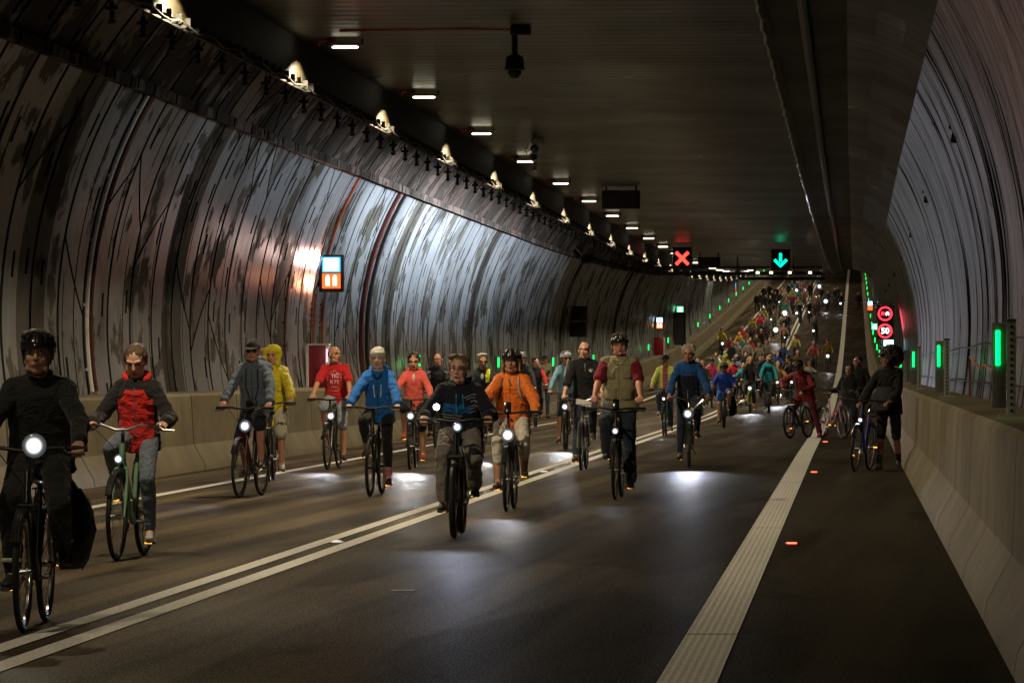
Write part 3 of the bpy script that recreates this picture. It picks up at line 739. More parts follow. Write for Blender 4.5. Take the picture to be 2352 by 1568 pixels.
for k, (d, pw) in enumerate([(62, 6), (70, 15), (78, 40), (86, 120), (94, 360), (102, 600), (110, 530), (118, 360), (126, 230), (134, 110), (142, 50), (150, 20), (318, 120), (326, 100)]):  # unseen lights added to brighten the upper left wall
    o = WASH if k == 0 else copy_tree(WASH); o.location = W(-7.05, d, 5.24)
    o['label'] = 'added unseen wall light behind the left downstand, washing the painted wall'
    l = bpy.data.lights.new('added_wash_beam', 'AREA'); l.shape = 'RECTANGLE'; l.size = .08; l.size_y = 7.6; l.energy = pw; l.spread = R(72); l.color = COOL if d < 300 else (1, .95, .55)
    lo = link('added_wash_beam', l, o, (-.03, 0, 0)); lo.rotation_euler = (0, R(79), 0)
added_flood(-7.6, 130, 4.6, 1.65, 104, 2.4, 2600, R(30), 1.0, (.86, .86, 1), 'added black lamp by the left wall aimed across at the right wall')  # lamp added only to brighten the right wall
# =================================================================== BICYCLES  (forward is -Y, contact point of the front wheel at the origin)
CHROME = plain('chrome', (.62, .63, .65), .22, 1.0)
RUB = plain('rubber', (.010, .010, .010), .62)
SADL = plain('saddle_black', (.014, .013, .013), .55)
AMBER = glow('amber_reflector_glow', (1, .38, .03), 2.6)  # emission stands in for light the pedal reflectors throw back
WB = 1.06; WR = .345
BBY, BBZ = .63, .29
SADY, SADZ = .86, .96
BARY, BARZ = .20, 1.04
_bm = {}
def meshof(key, fn, n=1):
    if key not in _bm:
        m = MB(); fn(m); me = m.mesh(key[0] if isinstance(key, tuple) else key, [], True)
        for _ in range(n): me.materials.append(None)
        if n > 1: me.polygons.foreach_set('material_index', m.mi)
        _bm[key] = me
    return _bm[key]
def inst(name, key, fn, mats, parent, loc=None, n=None):
    if not isinstance(mats, (list, tuple)): mats = [mats]
    o = link(name, meshof(key, fn, len(mats)), parent, loc)
    for s, m in zip(o.material_slots, mats): s.link = 'OBJECT'; s.material = m
    return o
def _tyre(r):
    def f(m): m.torus((0, 0, 0), WR-r, r, 'X', 56, 8)
    return f
def _rim(m):
    m.torus((0, 0, 0), WR-.055, .011, 'X', 56, 6); m.torus((0, 0, 0), WR-.042, .012, 'X', 56, 6); m.tube([(-.05, 0, 0), (.05, 0, 0)], .018, 10); m.tube([(-.025, 0, 0), (-.02, 0, 0)], .03, 10); m.tube([(.02, 0, 0), (.025, 0, 0)], .03, 10)
def _spk(m):
    for k in range(28):
        a = 2*math.pi*k/28; b = a+(.35 if k % 2 else -.35); x = .03 if k % 4 < 2 else -.03
        m.tube([(x, .03*math.cos(b), .03*math.sin(b)), (0, (WR-.05)*math.cos(a), (WR-.05)*math.sin(a))], .0016, 4, cap=False)
def _lowheel(m): m.torus((0, 0, 0), WR-.03, .028, 'X', 28, 5)
def wheel(t, y, mtb, lod, rim):
    if lod == 2: return inst('wheel', 'far_wheel', _lowheel, RUB, t, (0, y, WR))
    wo = inst('wheel', 'wheel_rim', _rim, rim, t, (0, y, WR))
    inst('tyre', ('tyre', mtb), _tyre(.029 if mtb else .019), RUB, wo)
    inst('spokes', 'spokes', _spk, CHROME, wo)
    return wo
def _frame(kind, thick=1.0):
    def f(m):
        hx = [(0, BARY+.015, .92), (0, BARY-.035+.02, .76)]; bb = (0, BBY, BBZ); st = (0, SADY-.07, .80); r = .019*thick; ax = (0, WB, WR)
        m.tube(hx, .024, 10)
        m.tube([bb, (0, SADY-.055, .86)], r*.95, 10)
        if kind == 'step': m.tube([(0, BARY+.01, .84), (0, BARY+.12, .60), (0, BARY+.25, .42), bb], r*1.35, 10); m.tube([(0, BARY+.01, .88), (0, BARY+.18, .66), (0, BARY+.36, .48), (0, BBY+.07, .47)], r*.8, 8)
        elif kind == 'mtb': m.tube([(0, BARY, .80), (0, BARY+.08, .70), bb], r*1.7, 10); m.tube([(0, BARY+.01, .88), (0, SADY-.09, .72)], r*1.2, 10)
        else: m.tube([(0, BARY, .80), bb], r*1.25, 10); m.tube([(0, BARY+.01, .89), (0, SADY-.075, .84)], r, 10)
        for s in (-1, 1):
            m.tube([(s*.02, BBY, BBZ), (s*.055, BBY+.12, BBZ), (s*.062, WB, WR)], .011*thick, 7)
            m.tube([(s*.02, SADY-.07, .78), (s*.055, SADY, .64), (s*.062, WB, WR)], .008*thick, 7)
        m.ell(bb, .028, seg=10, rings=6)
    return f
def _fork(kind):
    def f(m):
        m.tube([(0, BARY-.015, .765), (0, BARY-.02, .735)], .026, 10)
        k = 1.5 if kind == 'mtb' else 1.0; w_ = .062 if kind == 'mtb' else .048
        m.tube([(-w_, BARY-.025, .72), (w_, BARY-.025, .72)], .017*k, 8)
        for s in (-1, 1):
            if kind == 'mtb': m.tube([(s*w_, BARY-.025, .72), (s*w_, .07, .52)], .018, 8); m.tube([(s*w_, .07, .54), (s*w_, -.01, WR-.02)], .027, 8)
            else: m.tube([(s*w_, BARY-.025, .72), (s*.055, .09, .50), (s*.058, .02, .38), (s*.058, 0, WR)], [.014, .013, .010, .009], 7)
    return f
def _bars(kind):
    def f(m):
        m.tube([(0, BARY+.02, .92), (0, BARY+.045, 1.0), (0, BARY+.01, BARZ)], .016, 8)
        if kind == 'swept': pts = [(-.30, BARY+.20, BARZ-.005), (-.29, BARY+.08, BARZ+.02), (-.17, BARY-.01, BARZ+.035), (-.05, BARY-.01, BARZ-.01), (.05, BARY-.01, BARZ-.01), (.17, BARY-.01, BARZ+.035), (.29, BARY+.08, BARZ+.02), (.30, BARY+.20, BARZ-.005)]
        else: pts = [(-.33, BARY+.05, BARZ+.01), (-.15, BARY+.01, BARZ+.015), (-.05, BARY, BARZ), (.05, BARY, BARZ), (.15, BARY+.01, BARZ+.015), (.33, BARY+.05, BARZ+.01)]
        m.tube(pts, .0125, 8)
        for s in (-1, 1):   # brake levers and their cables
            gx, gy, gz = (s*.29, BARY+.08, BARZ+.02) if kind == 'swept' else (s*.21, BARY+.025, BARZ+.013)
            m.box((gx, gy-.02, gz), (.035, .03, .03), bev=.006)
            m.tube([(gx, gy-.03, gz-.005), (gx+s*.04, gy-.06, gz-.03), (gx+s*.13, gy-.05, gz-.035)], .006, 5)
            m.tube([(gx, gy-.03, gz), (gx*.75, gy-.12, gz-.02), (gx*.3, gy-.12, gz-.14), (0, BARY-.01, .80)], .0035, 4)
    return f
def _grips(kind, s_):
    def f(m):
        for s in (s_,):
            if kind == 'swept': m.tube([(s*.295, BARY+.10, BARZ+.012), (s*.302, BARY+.215, BARZ-.008)], .018, 8)
            else: m.tube([(s*.235, BARY+.03, BARZ+.012), (s*.345, BARY+.054, BARZ+.01)], .018, 8)
    return f
def _saddle(m):
    m.loft([((0, SADY-.17, SADZ+.005), (.018, 0, 0), (0, 0, .014)), ((0, SADY-.12, SADZ), (.024, 0, 0), (0, 0, .02)), ((0, SADY-.02, SADZ-.002), (.04, 0, 0), (0, 0, .024)), ((0, SADY+.06, SADZ+.005), (.075, 0, 0), (0, 0, .028)), ((0, SADY+.11, SADZ+.01), (.07, 0, 0), (0, 0, .022)), ((0, SADY+.125, SADZ+.008), (.04, 0, 0), (0, 0, .01))], 14)
def _post(m): m.tube([(0, SADY-.055, .85), (0, SADY-.02, SADZ-.02)], .014, 8); m.tube([(0, SADY-.09, SADZ-.025), (0, SADY+.07, SADZ-.025)], .006, 5)
def _crank(ph):
    def f(m):
        m.torus((-.055, BBY, BBZ), .085, .008, 'X', 30, 5); m.torus((-.055, BBY, BBZ), .06, .004, 'X', 24, 4)
        for k in range(5): a = k*1.2566; m.tube([(-.055, BBY, BBZ), (-.055, BBY+.08*math.cos(a), BBZ+.08*math.sin(a))], .006, 4)
        m.tube([(-.075, BBY, BBZ), (.075, BBY, BBZ)], .016, 8)
        for s, q in ((-1, 0), (1, math.pi)):
            a = ph+q; m.tube([(s*.078, BBY, BBZ), (s*.085, BBY-.17*math.cos(a), BBZ-.17*math.sin(a))], .011, 6)
        # chain
        m.tube([(-.055, BBY, BBZ+.085), (-.05, WB, WR+.035)], .004, 4); m.tube([(-.055, BBY, BBZ-.085), (-.05, WB-.02, WR-.10), (-.05, WB, WR-.035)], .004, 4)
        m.torus((-.045, WB, WR), .04, .012, 'X', 18, 5); m.box((-.05, WB-.01, WR-.09), (.02, .05, .09), bev=.005)
    return f
def ped(ph, s): a = ph+(0 if s < 0 else math.pi); return Vector((s*.135, BBY-.17*math.cos(a), BBZ-.17*math.sin(a)))
def _pedal(m): m.box((0, 0, 0), (.085, .095, .024), bev=.006); m.tube([(-.05, 0, 0), (.05, 0, 0)], .007, 6)
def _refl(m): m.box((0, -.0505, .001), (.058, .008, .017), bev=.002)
def _guard(front):
    def f(m):
        y = 0 if front else WB; a0, a1 = (R(20), R(150)) if front else (R(10), R(170))
        for s in (-.018, 0, .018): m.torus((s, y, WR), WR+.016, .011, 'X', 20, 4, a0, a1)
        for s in (-1, 1): m.tube([(s*.05, y, WR), (s*.03, y+(-.0 if front else .33)*1, WR+(.345 if front else .12))], .004, 4)
    return f
def _hl(m):
    m.loft([((0, -.035, 0), (.036, 0, 0), (0, 0, .036)), ((0, -.02, 0), (.04, 0, 0), (0, 0, .04)), ((0, .03, 0), (.03, 0, 0), (0, 0, .028)), ((0, .055, 0), (.012, 0, 0), (0, 0, .012))], 16); m.tube([(0, .02, -.01), (0, .09, -.04)], .008, 5)
def lens_mat(col, r):
    k = ('lens', tuple(col), r)
    if k in _mc: return _mc[k]
    m = NT('led_lens'); n = m.n('ShaderNodeTexCoord'); s = m.n('ShaderNodeSeparateXYZ'); m.t.links.new(n.outputs['Object'], s.inputs[0])
    q = m.M('DIVIDE', m.M('SQRT', m.M('ADD', m.M('MULTIPLY', s.outputs[0], s.outputs[0]), m.M('MULTIPLY', s.outputs[2], s.outputs[2]))), r)
    st = m.M('ADD', m.M('MULTIPLY', m.M('POWER', m.M('MAXIMUM', m.M('SUBTRACT', 1.0, q), 0.0), 4.5), 46), .06)  # emission fades to the rim, a glare halo painted into the lens
    m.set(Base_Color=C3((.05, .05, .05)), Roughness=.15); m.b.inputs['Emission Color'].default_value = C3(col); m.t.links.new(st, m.b.inputs['Emission Strength'])
    _mc[k] = m.m; return m.m
def _lens(r):
    def f(m): m.ell((0, -.03, 0), (r, .02, r), seg=18, rings=8)
    return f
def _rack(m):
    for s in (-1, 1):
        m.tube([(s*.065, WB-.10, .80), (s*.065, WB+.25, .80)], .006, 5); m.tube([(s*.07, WB, WR), (s*.065, WB+.05, .80)], .005, 5); m.tube([(s*.07, WB, WR), (s*.065, WB+.2, .80)], .005, 5)
    for q in (-.1, 0, .1, .25): m.tube([(-.065, WB+q, .80), (.065, WB+q, .80)], .005, 5)
def _stand(m): m.tube([(.05, BBY+.12, BBZ), (.10, BBY+.28, BBZ-.06), (.12, BBY+.38, BBZ-.09)], .009, 5)
def _bottle(m): m.tube([(0, BARY+.14, .62), (0, BARY+.21, .46)], .037, 12); m.tube([(0, BARY+.125, .655), (0, BARY+.115, .68)], .018, 8)
def _phone(m): m.box((0, BARY-.01, BARZ+.06), (.075, .012, .12), Matrix.Rotation(R(-15), 3, 'X'), .008); m.tube([(0, BARY+.01, BARZ), (0, BARY, BARZ+.06)], .01, 6)
def _basket(m):
    for z in (.78, .88, .98):
        s_ = .13+.03*(z-.78)/.2; m.tube([(-s_, BARY-.06, z), (s_, BARY-.06, z), (s_, BARY-.28, z), (-s_, BARY-.28, z)], .005, 5, closed=True)
    for k in range(7):
        x = -.13+.26*k/6; m.tube([(x, BARY-.06, .78), (x*1.2, BARY-.06, .98)], .003, 4); m.tube([(x, BARY-.28, .78), (x*1.2, BARY-.28, .98)], .003, 4); m.tube([(x, BARY-.06, .78), (x, BARY-.28, .78)], .003, 4)

LEDW = (1, .98, .94)
def bicycle(loc, rz, label, kind='dia', bars='flat', col=(.015, .015, .017), phase=.6, lod=0, light=None, guards=True, rack=False, bottle=None, phone=False, basket=False, stand=False, fcol=None, rim=None, tilt=0.0, steer=0.0, group=None, beam=True, pedal_r=True):
    """light = (height, offset x, power, colour, lens radius)"""
    t = thing('bicycle', label, 'bicycle', loc, rz, group)
    t.rotation_euler.x = slope(loc[1])
    t.rotation_euler.y = tilt
    fm = plain('frame_paint', col, .3, .1, coat=.6); mtb = kind == 'mtb'; rim = rim or (CHROME if not mtb else BLK)
    ph = round(phase/.4)*.4
    if lod == 2:
        wheel(t, 0, 0, 2, None); wheel(t, WB, 0, 2, None)
        def ff(m): _frame('dia', 1.2)(m); _fork('dia')(m)
        inst('frame', 'far_frame', ff, fm, t)
        def hb(m): m.tube([(0, BARY+.02, .92), (0, BARY+.01, BARZ)], .02, 6); m.tube([(-.32, BARY+.05, BARZ), (0, BARY, BARZ), (.32, BARY+.05, BARZ)], .016, 6)
        inst('handlebar', 'far_bar', hb, BLK, t)
    else:
        wheel(t, 0, mtb, lod, rim); wheel(t, WB, mtb, lod, rim)
        inst('frame', ('frame', kind), _frame(kind), fm, t)
        inst('fork', ('fork', kind), _fork(kind), plain('frame_paint', fcol, .3, .1) if fcol else fm, t)
        hb = inst('handlebar', ('handlebar', bars), _bars(bars), BLK if bars == 'flat' else CHROME, t)
        inst('grip', ('grip', bars, -1), _grips(bars, -1), RUB, hb); inst('grip', ('grip', bars, 1), _grips(bars, 1), RUB, hb)
        sd = inst('saddle', 'saddle', _saddle, SADL, t); inst('seat_post', 'seat_post', _post, CHROME, sd)
        inst('crank', ('crank', ph), _crank(ph), CHROME if not mtb else BLK, t)
        for s in (-1, 1):
            p = inst('pedal', 'pedal', _pedal, BLK, t, ped(ph, s))
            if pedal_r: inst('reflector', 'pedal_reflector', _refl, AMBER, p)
        if guards: inst('mudguard', 'front_mudguard', _guard(True), plain('guard_black', (.03, .03, .032), .3), t); inst('mudguard', 'rear_mudguard', _guard(False), plain('guard_black', (.03, .03, .032), .3), t)
        if rack: inst('rack', 'rack', _rack, BLK, t)
        if stand: inst('kickstand', 'kickstand', _stand, BLK, t)
        if bottle: inst('bottle', 'bottle', _bottle, plain('bottle', bottle, .35), t)
        if phone: inst('display', 'display', _phone, plain('screen_black', (.01, .01, .012), .15), t)
        if basket: inst('basket', 'basket', _basket, BLK, t)
    if light:
        hz, hx, pw, lc, r = light; r = r*1.3
        y = BARY-.10 if hz < .95 else BARY-.04
        h = inst('headlight', 'headlight', _hl, BLK, t, (hx, y, hz))
        inst('lamp_lens', ('lamp_lens', r), _lens(r), lens_mat(lc, r), h)
        if pw and beam: spot(h, (0, -.07, 0), (R(-80.5), 0, 0), pw*3.8, R(24), 1.0, lc, .03, 'headlight_beam')
    return t

# =================================================================== PEOPLE
def remeshed(mb, voxel, name, smooth_it=2, fac=.5):
    me = bpy.data.meshes.new('tmp'); me.from_pydata(mb.v, [], mb.f); me.update()
    o = bpy.data.objects.new('tmp', me); COL.objects.link(o)
    r = o.modifiers.new('r', 'REMESH'); r.mode = 'VOXEL'; r.voxel_size = voxel; r.use_smooth_shade = True
    s = o.modifiers.new('s', 'SMOOTH'); s.iterations = smooth_it; s.factor = fac
    dg = bpy.context.evaluated_depsgraph_get()
    out = bpy.data.meshes.new_from_object(o.evaluated_get(dg)); out.name = name
    bpy.data.objects.remove(o); bpy.data.meshes.remove(me)
    out.polygons.foreach_set('use_smooth', [True]*len(out.polygons)); out.materials.clear()
    return out
def crumple(me, amp, sc=9.0, seed=0.0, zs=1.0):
    n = len(me.vertices); co = np.empty(n*3, np.float32); me.vertices.foreach_get('co', co); co = co.reshape(-1, 3)
    no = np.empty(n*3, np.float32); me.vertices.foreach_get('normal', no); no = no.reshape(-1, 3)
    nf = mnoise.noise
    h = np.array([1-2*abs(nf((x*sc+seed, y*sc*.8, z*sc*zs+seed))) + .5*nf((x*sc*2.3, y*sc*2.3+seed, z*sc*2.6)) for x, y, z in co.tolist()], np.float32)
    co += no*(h*amp-amp*.3)[:, None]; me.vertices.foreach_set('co', co.ravel()); me.update()
def ik(a, b, l1, l2, bend):
    a, b, bend = Vector(a), Vector(b), Vector(bend); d = b-a; L = min(d.length, (l1+l2)*.999); d.normalize()
    x = (l1*l1-l2*l2+L*L)/(2*L); h = math.sqrt(max(0, l1*l1-x*x)); p = bend-d*bend.dot(d)
    if p.length < 1e-6: p = d.orthogonal()
    return a+d*x+p.normalized()*h, a+d*L
V = Vector
def hand(m, wrist, fore, across, back, side, curl=1.0, k=1.0):
    """wrist, direction of the knuckles from the wrist, axis across the palm (towards the little finger), back-of-hand normal"""
    f = V(fore).normalized(); b = V(back); b = (b-f*b.dot(f)).normalized(); ac = V(across); ac = (ac-f*ac.dot(f)-b*ac.dot(b)).normalized()
    kn = wrist+f*.085*k
    m.loft([(wrist, ac*.024*k, b*.018*k), (wrist+f*.03*k, ac*.034*k, b*.017*k), (kn-f*.012*k, ac*.041*k, b*.016*k), (kn, ac*.039*k, b*.013*k)], 12, 2.6)
    for i, (ln, off) in enumerate(((.95, -.031), (1.05, -.0105), (1.0, .0105), (.8, .031))):
        p0 = kn+ac*off*k; an = curl*(.55+.06*i); p1 = p0+(f*math.cos(an)-b*math.sin(an))*.038*ln*k
        an2 = curl*(1.75+.08*i); p2 = p1+(f*math.cos(an2)-b*math.sin(an2))*.026*ln*k
        an3 = curl*2.5; p3 = p2+(f*math.cos(an3)-b*math.sin(an3))*.02*ln*k
        m.cap(p0, p1, .0098*k, .0092*k, 8); m.cap(p1, p2, .0092*k, .0085*k, 8); m.cap(p2, p3, .0085*k, .0075*k, 8)
    t0 = wrist+f*.028*k-ac*.028*k-b*.006*k; t1 = t0+(f*.55-ac*.62-b*.45).normalized()*.036*k; t2 = t1+(f*.8-ac*(.1 if curl > .5 else .5)-b*.6).normalized()*.03*k
    m.cap(t0, t1, .0135*k, .0115*k, 8); m.cap(t1, t2, .0112*k, .009*k, 8)
def headM(c, yaw, pitch, roll=0.0): return Matrix.Translation(c) @ Matrix.Rotation(yaw, 4, 'Z') @ Matrix.Rotation(pitch, 4, 'X') @ Matrix.Rotation(roll, 4, 'Y')
def headmesh(m, H, fat=1.0):
    """head parts in the head's own frame: face towards -Y"""
    Rm = H.to_3x3(); P = lambda x, y, z: H @ V((x, y, z))
    m.ell(P(0, .012, .032), (.077, .096, .088), Rm, 18, 12)
    m.ell(P(0, -.022, -.03), (.062*fat, .068, .078), Rm, 16, 10)
    m.ell(P(0, -.055, -.088), (.030*fat, .026, .024), Rm, 12, 8)
    for s in (-1, 1):
        m.ell(P(s*.036, -.062, -.022), (.024*fat, .022, .024), Rm, 10, 7)
        m.ell(P(s*.040*fat, -.025, -.078), (.026*fat, .038, .026), Rm, 10, 7)
        m.ell(P(s*.081, .016, -.004), (.010, .022, .034), Rm @ Matrix.Rotation(s*.35, 3, 'Z'), 10, 7)
        m.cap(P(s*.046, -.072, .034), P(s*.012, -.084, .030), .011, .012, 8)
    m.cap(P(0, -.084, .018), P(0, -.104, -.020), .0085, .0125, 8); m.ell(P(0, -.102, -.024), (.0185, .012, .0105), Rm, 10, 6)
    m.cap(P(-.017, -.083, -.058), P(.017, -.083, -.058), .009, .009, 8)
def eyes(H, lod, par, spec):
    Rm = H.to_3x3(); P = lambda x, y, z: H @ V((x, y, z))
    shut = spec.get('shut')
    for s in (-1, 1): m = MB(); m.ell(P(s*.031, -.0745, .006), (.0145, .012, .0065 if not shut else .003), Rm, 10, 6); m.build('eye', plain('eye_white', (.45, .42, .40) if not shut else (.25, .12, .08), .25), par)
    m = MB()
    for s in (-1, 1): m.ell(P(s*.031+spec.get('look', 0)*.006, -.0835, .006), (.0058, .004, .0058), Rm, 8, 5)
    if not shut: m.build('iris', plain('iris', (.02, .014, .01), .2), par)
    for s in (-1, 1):
        m = MB(); m.tube([P(s*.014, -.0955, .029), P(s*.031, -.0935, .037), P(s*.050, -.079, .031)], [.004, .0048, .003], 6)
        m.tube([P(s*.016, -.0835, .0125), P(s*.031, -.0885, .0145), P(s*.046, -.076, .011)], .0022, 5)
        m.build('eyebrow', hairmat([min(.3, c*.7) for c in spec.get('brow', spec.get('haircol', (.06, .04, .03)))]), par)
    m = MB(); zz = -.058
    m.tube([P(-.026, -.078, zz), P(-.010, -.0915, zz+.003), (P(0, -.0925, zz+.001)), P(.010, -.0915, zz+.003), P(.026, -.078, zz)], [.002, .0045, .004, .0045, .002], 6)
    m.tube([P(-.022, -.079, zz-.006), P(0, -.092, zz-.010), P(.022, -.079, zz-.006)], [.002, .0052, .002], 6)
    m.build('lips', plain('lips', (.34, .11, .09), .45), par)
    m = MB(); m.tube([P(-.02, -.0835, zz-.002), P(0, -.0965, zz-.0035), P(.02, -.0835, zz-.002)], .0018, 5); m.tube([P(-.008, -.103, -.034), P(-.006, -.100, -.036)], .003, 5); m.tube([P(.008, -.103, -.034), P(.006, -.100, -.036)], .003, 5)
    m.build('mouth_line', plain('mouth_dark', (.05, .012, .01), .6), par)

def hair(kind, H, par, col, vox):
    Rm = H.to_3x3(); P = lambda x, y, z: H @ V((x, y, z)); m = MB(); rg = random.Random(3)
    if kind in ('bald',):
        m.ell(P(0, .035, .012), (.0795, .083, .06), Rm, 16, 9); amp = .001
    elif kind == 'buzz':
        m.ell(P(0, .022, .040), (.0795, .095, .084), Rm, 18, 10); amp = .001
    else:
        m.ell(P(0, .026, .046), (.084, .098, .086), Rm, 18, 10)
        m.ell(P(0, .055, -.005), (.074, .062, .07), Rm, 14, 8)
        for s in (-1, 1): m.ell(P(s*.077, .012, .035), (.012, .04, .045), Rm, 10, 7)
        amp = .006
        if kind == 'short':
            for i in range(46):
                a = rg.uniform(0, math.pi); q = rg.uniform(-.5, 1)
                p = P(.072*math.cos(a), -.035+.09*abs(q)-.01, .098+.028*math.sin(a)-.02*q*q)
                m.ell(p, (.018, .026, .014), Rm @ Matrix.Rotation(rg.uniform(-.5, .5), 3, 'Z'), 6, 4)
        if kind == 'fringe':
            for i in range(14): m.cap(P(-.06+i*.0095, -.03, .115), P(-.066+i*.0098, -.082, .088-.012*math.sin(i)), .013, .008, 6)
        if kind == 'curly':
            for i in range(90):
                a = rg.uniform(-.25, math.pi+.25); b = rg.uniform(-.45, 1.4)
                m.ell(P(.088*math.cos(a)*math.cos(b*.6), .02+.098*math.sin(b), .055+.082*math.sin(a)*math.cos(b*.5)), rg.uniform(.015, .022), Rm, 6, 4)
        if kind == 'afro':
            m.ell(P(0, .055, .045), (.14, .12, .14), Rm, 18, 12)
            for i in range(640):
                a = rg.uniform(0, 2*math.pi); z = rg.uniform(-.75, 1); c = math.sqrt(1-z*z)
                p = (.165*c*math.cos(a), .05+.155*c*math.sin(a), .040+.155*z)
                if p[1] < -.045 and p[2] < .06: continue
                m.ell(P(*p), rg.uniform(.010, .024), Rm, 6, 4)
        if kind in ('long', 'longloose'):
            for i in range(34):
                a = -.15+(math.pi+.3)*i/33; x, y = .088*math.cos(a), .035+.075*math.sin(a); L = .30+.05*math.sin(i*2.1)
                fl = 1.45 if kind == 'longloose' else 1.1
                m.tube([P(x*.95, y-.005, .05), P(x*1.08, y+.005, -.05), P(x*fl*1.05, y+.012, -.15), P(x*fl, y-.01+.02*math.sin(i), -.08-L*.6)], [.02, .018, .016, .006], 6)
            for s in (-1, 1): m.tube([P(s*.015, -.05, .112), P(s*.06, -.062, .075), P(s*.083, -.03, .0), P(s*.092, -.02, -.1)], [.014, .018, .016, .012], 6)
        if kind == 'bun':
            m.ell(P(0, .10, .09), (.038, .036, .036), Rm, 10, 7)
    # hair must stay off the face
    amp = .008 if kind == 'afro' else amp; me = remeshed(m, vox, 'hair', 1, .35); crumple(me, amp, 30, 2)
    me.materials.append(hairmat(col)); return link('hair', me, par)
def helmet(H, par, c1, c2, visor=False, lod=0):
    Rm = H.to_3x3(); P = lambda x, y, z: H @ V((x, y, z)); T = V((0, .012, .044))
    def dome(m, sc, z0, a0=-1, stripes=None):
        n, k = 26, 13; vs = []; fs = []; idx = []
        for i in range(k+1):
            la = R(-8)+(R(90)-R(-8))*i/k
            for j in range(n):
                lo = 2*math.pi*j/n; dip = 0
                x = .103*math.cos(la)*math.cos(lo); y = .132*math.cos(la)*math.sin(lo); z = .092*math.sin(la)
                f = 1+ .018*math.cos(10*lo)*math.cos(la)*(1 if i > 1 else .2)
                back = (1+math.sin(lo))/2; z -= .030*back*(1-i/k)
                vs.append(P(x*sc*f, T.y+y*sc*f, T.z+z*sc))
        for i in range(k):
            for j in range(n): fs.append((i*n+j, i*n+(j+1) % n, (i+1)*n+(j+1) % n, (i+1)*n+j)); idx.append(1 if (math.cos(10*2*math.pi*(j+.5)/n) < -.15 and 2 < i < 10) else 0)
        b = len(m.v); m.v += [tuple(v) for v in vs]; m.f += [tuple(q+b for q in f) for f in fs]; m.mi += idx
        # rolled inner edge
        ins = []
        for j in range(n):
            v = vs[j]; ins.append(P(0, 0, 0).lerp(v, 1.0)+(Rm @ V((0, 0, .02)))*0.5+(P(0, T.y, T.z)-v)*.14)
        b2 = len(m.v); m.v += [tuple(v) for v in ins]
        for j in range(n): m.f.append((b+j, b2+j, b2+(j+1) % n, b+(j+1) % n)); m.mi.append(0)
    m = MB(); dome(m, 1.0, 0)
    h = m.build('helmet', [plain('helmet_shell', c1, .18, coat=1), plain('helmet_vent', c2, .5)], par)
    m = MB()
    for j in range(5):
        x = (-.06, -.03, 0, .03, .06)[j]
        pts = []
        for q in range(9):
            a = R(14)+R(148)*q/8; s = math.sqrt(max(0.05, 1-(x/.105)**2)); pts.append(P(x, T.y-.132*s*math.cos(a), T.z+.092*s*math.sin(a)-.012*(1-math.cos(a))*.5))
        m.tube(pts, [.003]+[.0075]*7+[.003], 6)
    m.build('ridges', plain('helmet_shell', c1, .18, coat=1), h)
    m = MB()
    for s in (-1, 1): m.tube([P(s*.088, -.02, .04), P(s*.074, -.03, -.05), P(s*.035, -.055, -.112), P(0, -.06, -.118)], .0042, 5)
    m.build('chin_strap', BLK, h)
    if visor: m = MB(); m.loft([(P(0, -.10, .065), Rm @ V((.07, 0, 0)), Rm @ V((0, .02, .006))), (P(0, -.16, .060), Rm @ V((.055, 0, 0)), Rm @ V((0, .02, .003)))], 12); m.build('peak', BLK, h)
    return h
def capm(H, par, col, name='cap', peak=True, beanie=False, band=0):
    Rm = H.to_3x3(); P = lambda x, y, z: H @ V((x, y, z)); m = MB()
    m.ell(P(0, .016, .038), (.088, .106, .096 if not beanie else .104), Rm, 20, 10, -.05 if not beanie else -.25, 1)
    if beanie:
        for q in range(3): m.ell(P(0, .014, .030+q*.02), (.092, .110, .022), Rm, 20, 5)
        for q in range(3): m.cap(P(-.07, -.06+q*.01, .06+.02*q), P(.07, -.055+q*.01, .075+.02*q), .01, .01)
        me = remeshed(m, .007, name, 2); crumple(me, .003, 20); me.materials.append(fabric(col)); return link(name, me, par)
    if peak: m.loft([(P(0, -.085, .042), Rm @ V((.075, 0, 0)), Rm @ V((0, .03, .008))), (P(0, -.13, .036), Rm @ V((.066, 0, 0)), Rm @ V((0, .02, .005))), (P(0, -.165, .026), Rm @ V((.042, 0, 0)), Rm @ V((0, .012, .003)))], 14)
    return m.build(name, fabric(col), par)
def glasses(H, par, dark=False, up=False):
    P = lambda x, y, z: H @ (V((x, y+(.045 if up else 0), z+(.075 if up else 0)))); m = MB()
    for s in (-1, 1):
        m.tube([P(s*.034+.022*math.cos(a), -.101+.004*abs(math.cos(a)), .003+.016*math.sin(a)) for a in [k*math.pi/7 for k in range(14)]], .0018, 5, closed=True)
        m.tube([P(s*.056, -.096, .008), P(s*.078, -.03, .008), P(s*.082, .02, .004)], .0018, 5)
    m.tube([P(-.012, -.103, .006), P(0, -.107, .008), P(.012, -.103, .006)], .0018, 5); g = m.build('glasses', BLK, par)
    if dark:
        m = MB()
        for s in (-1, 1): m.ell(P(s*.034, -.101, .003), (.022, .004, .016), H.to_3x3(), 12, 6)
        m.build('lenses', plain('dark_lens', (.008, .008, .01), .1), g)
    return g
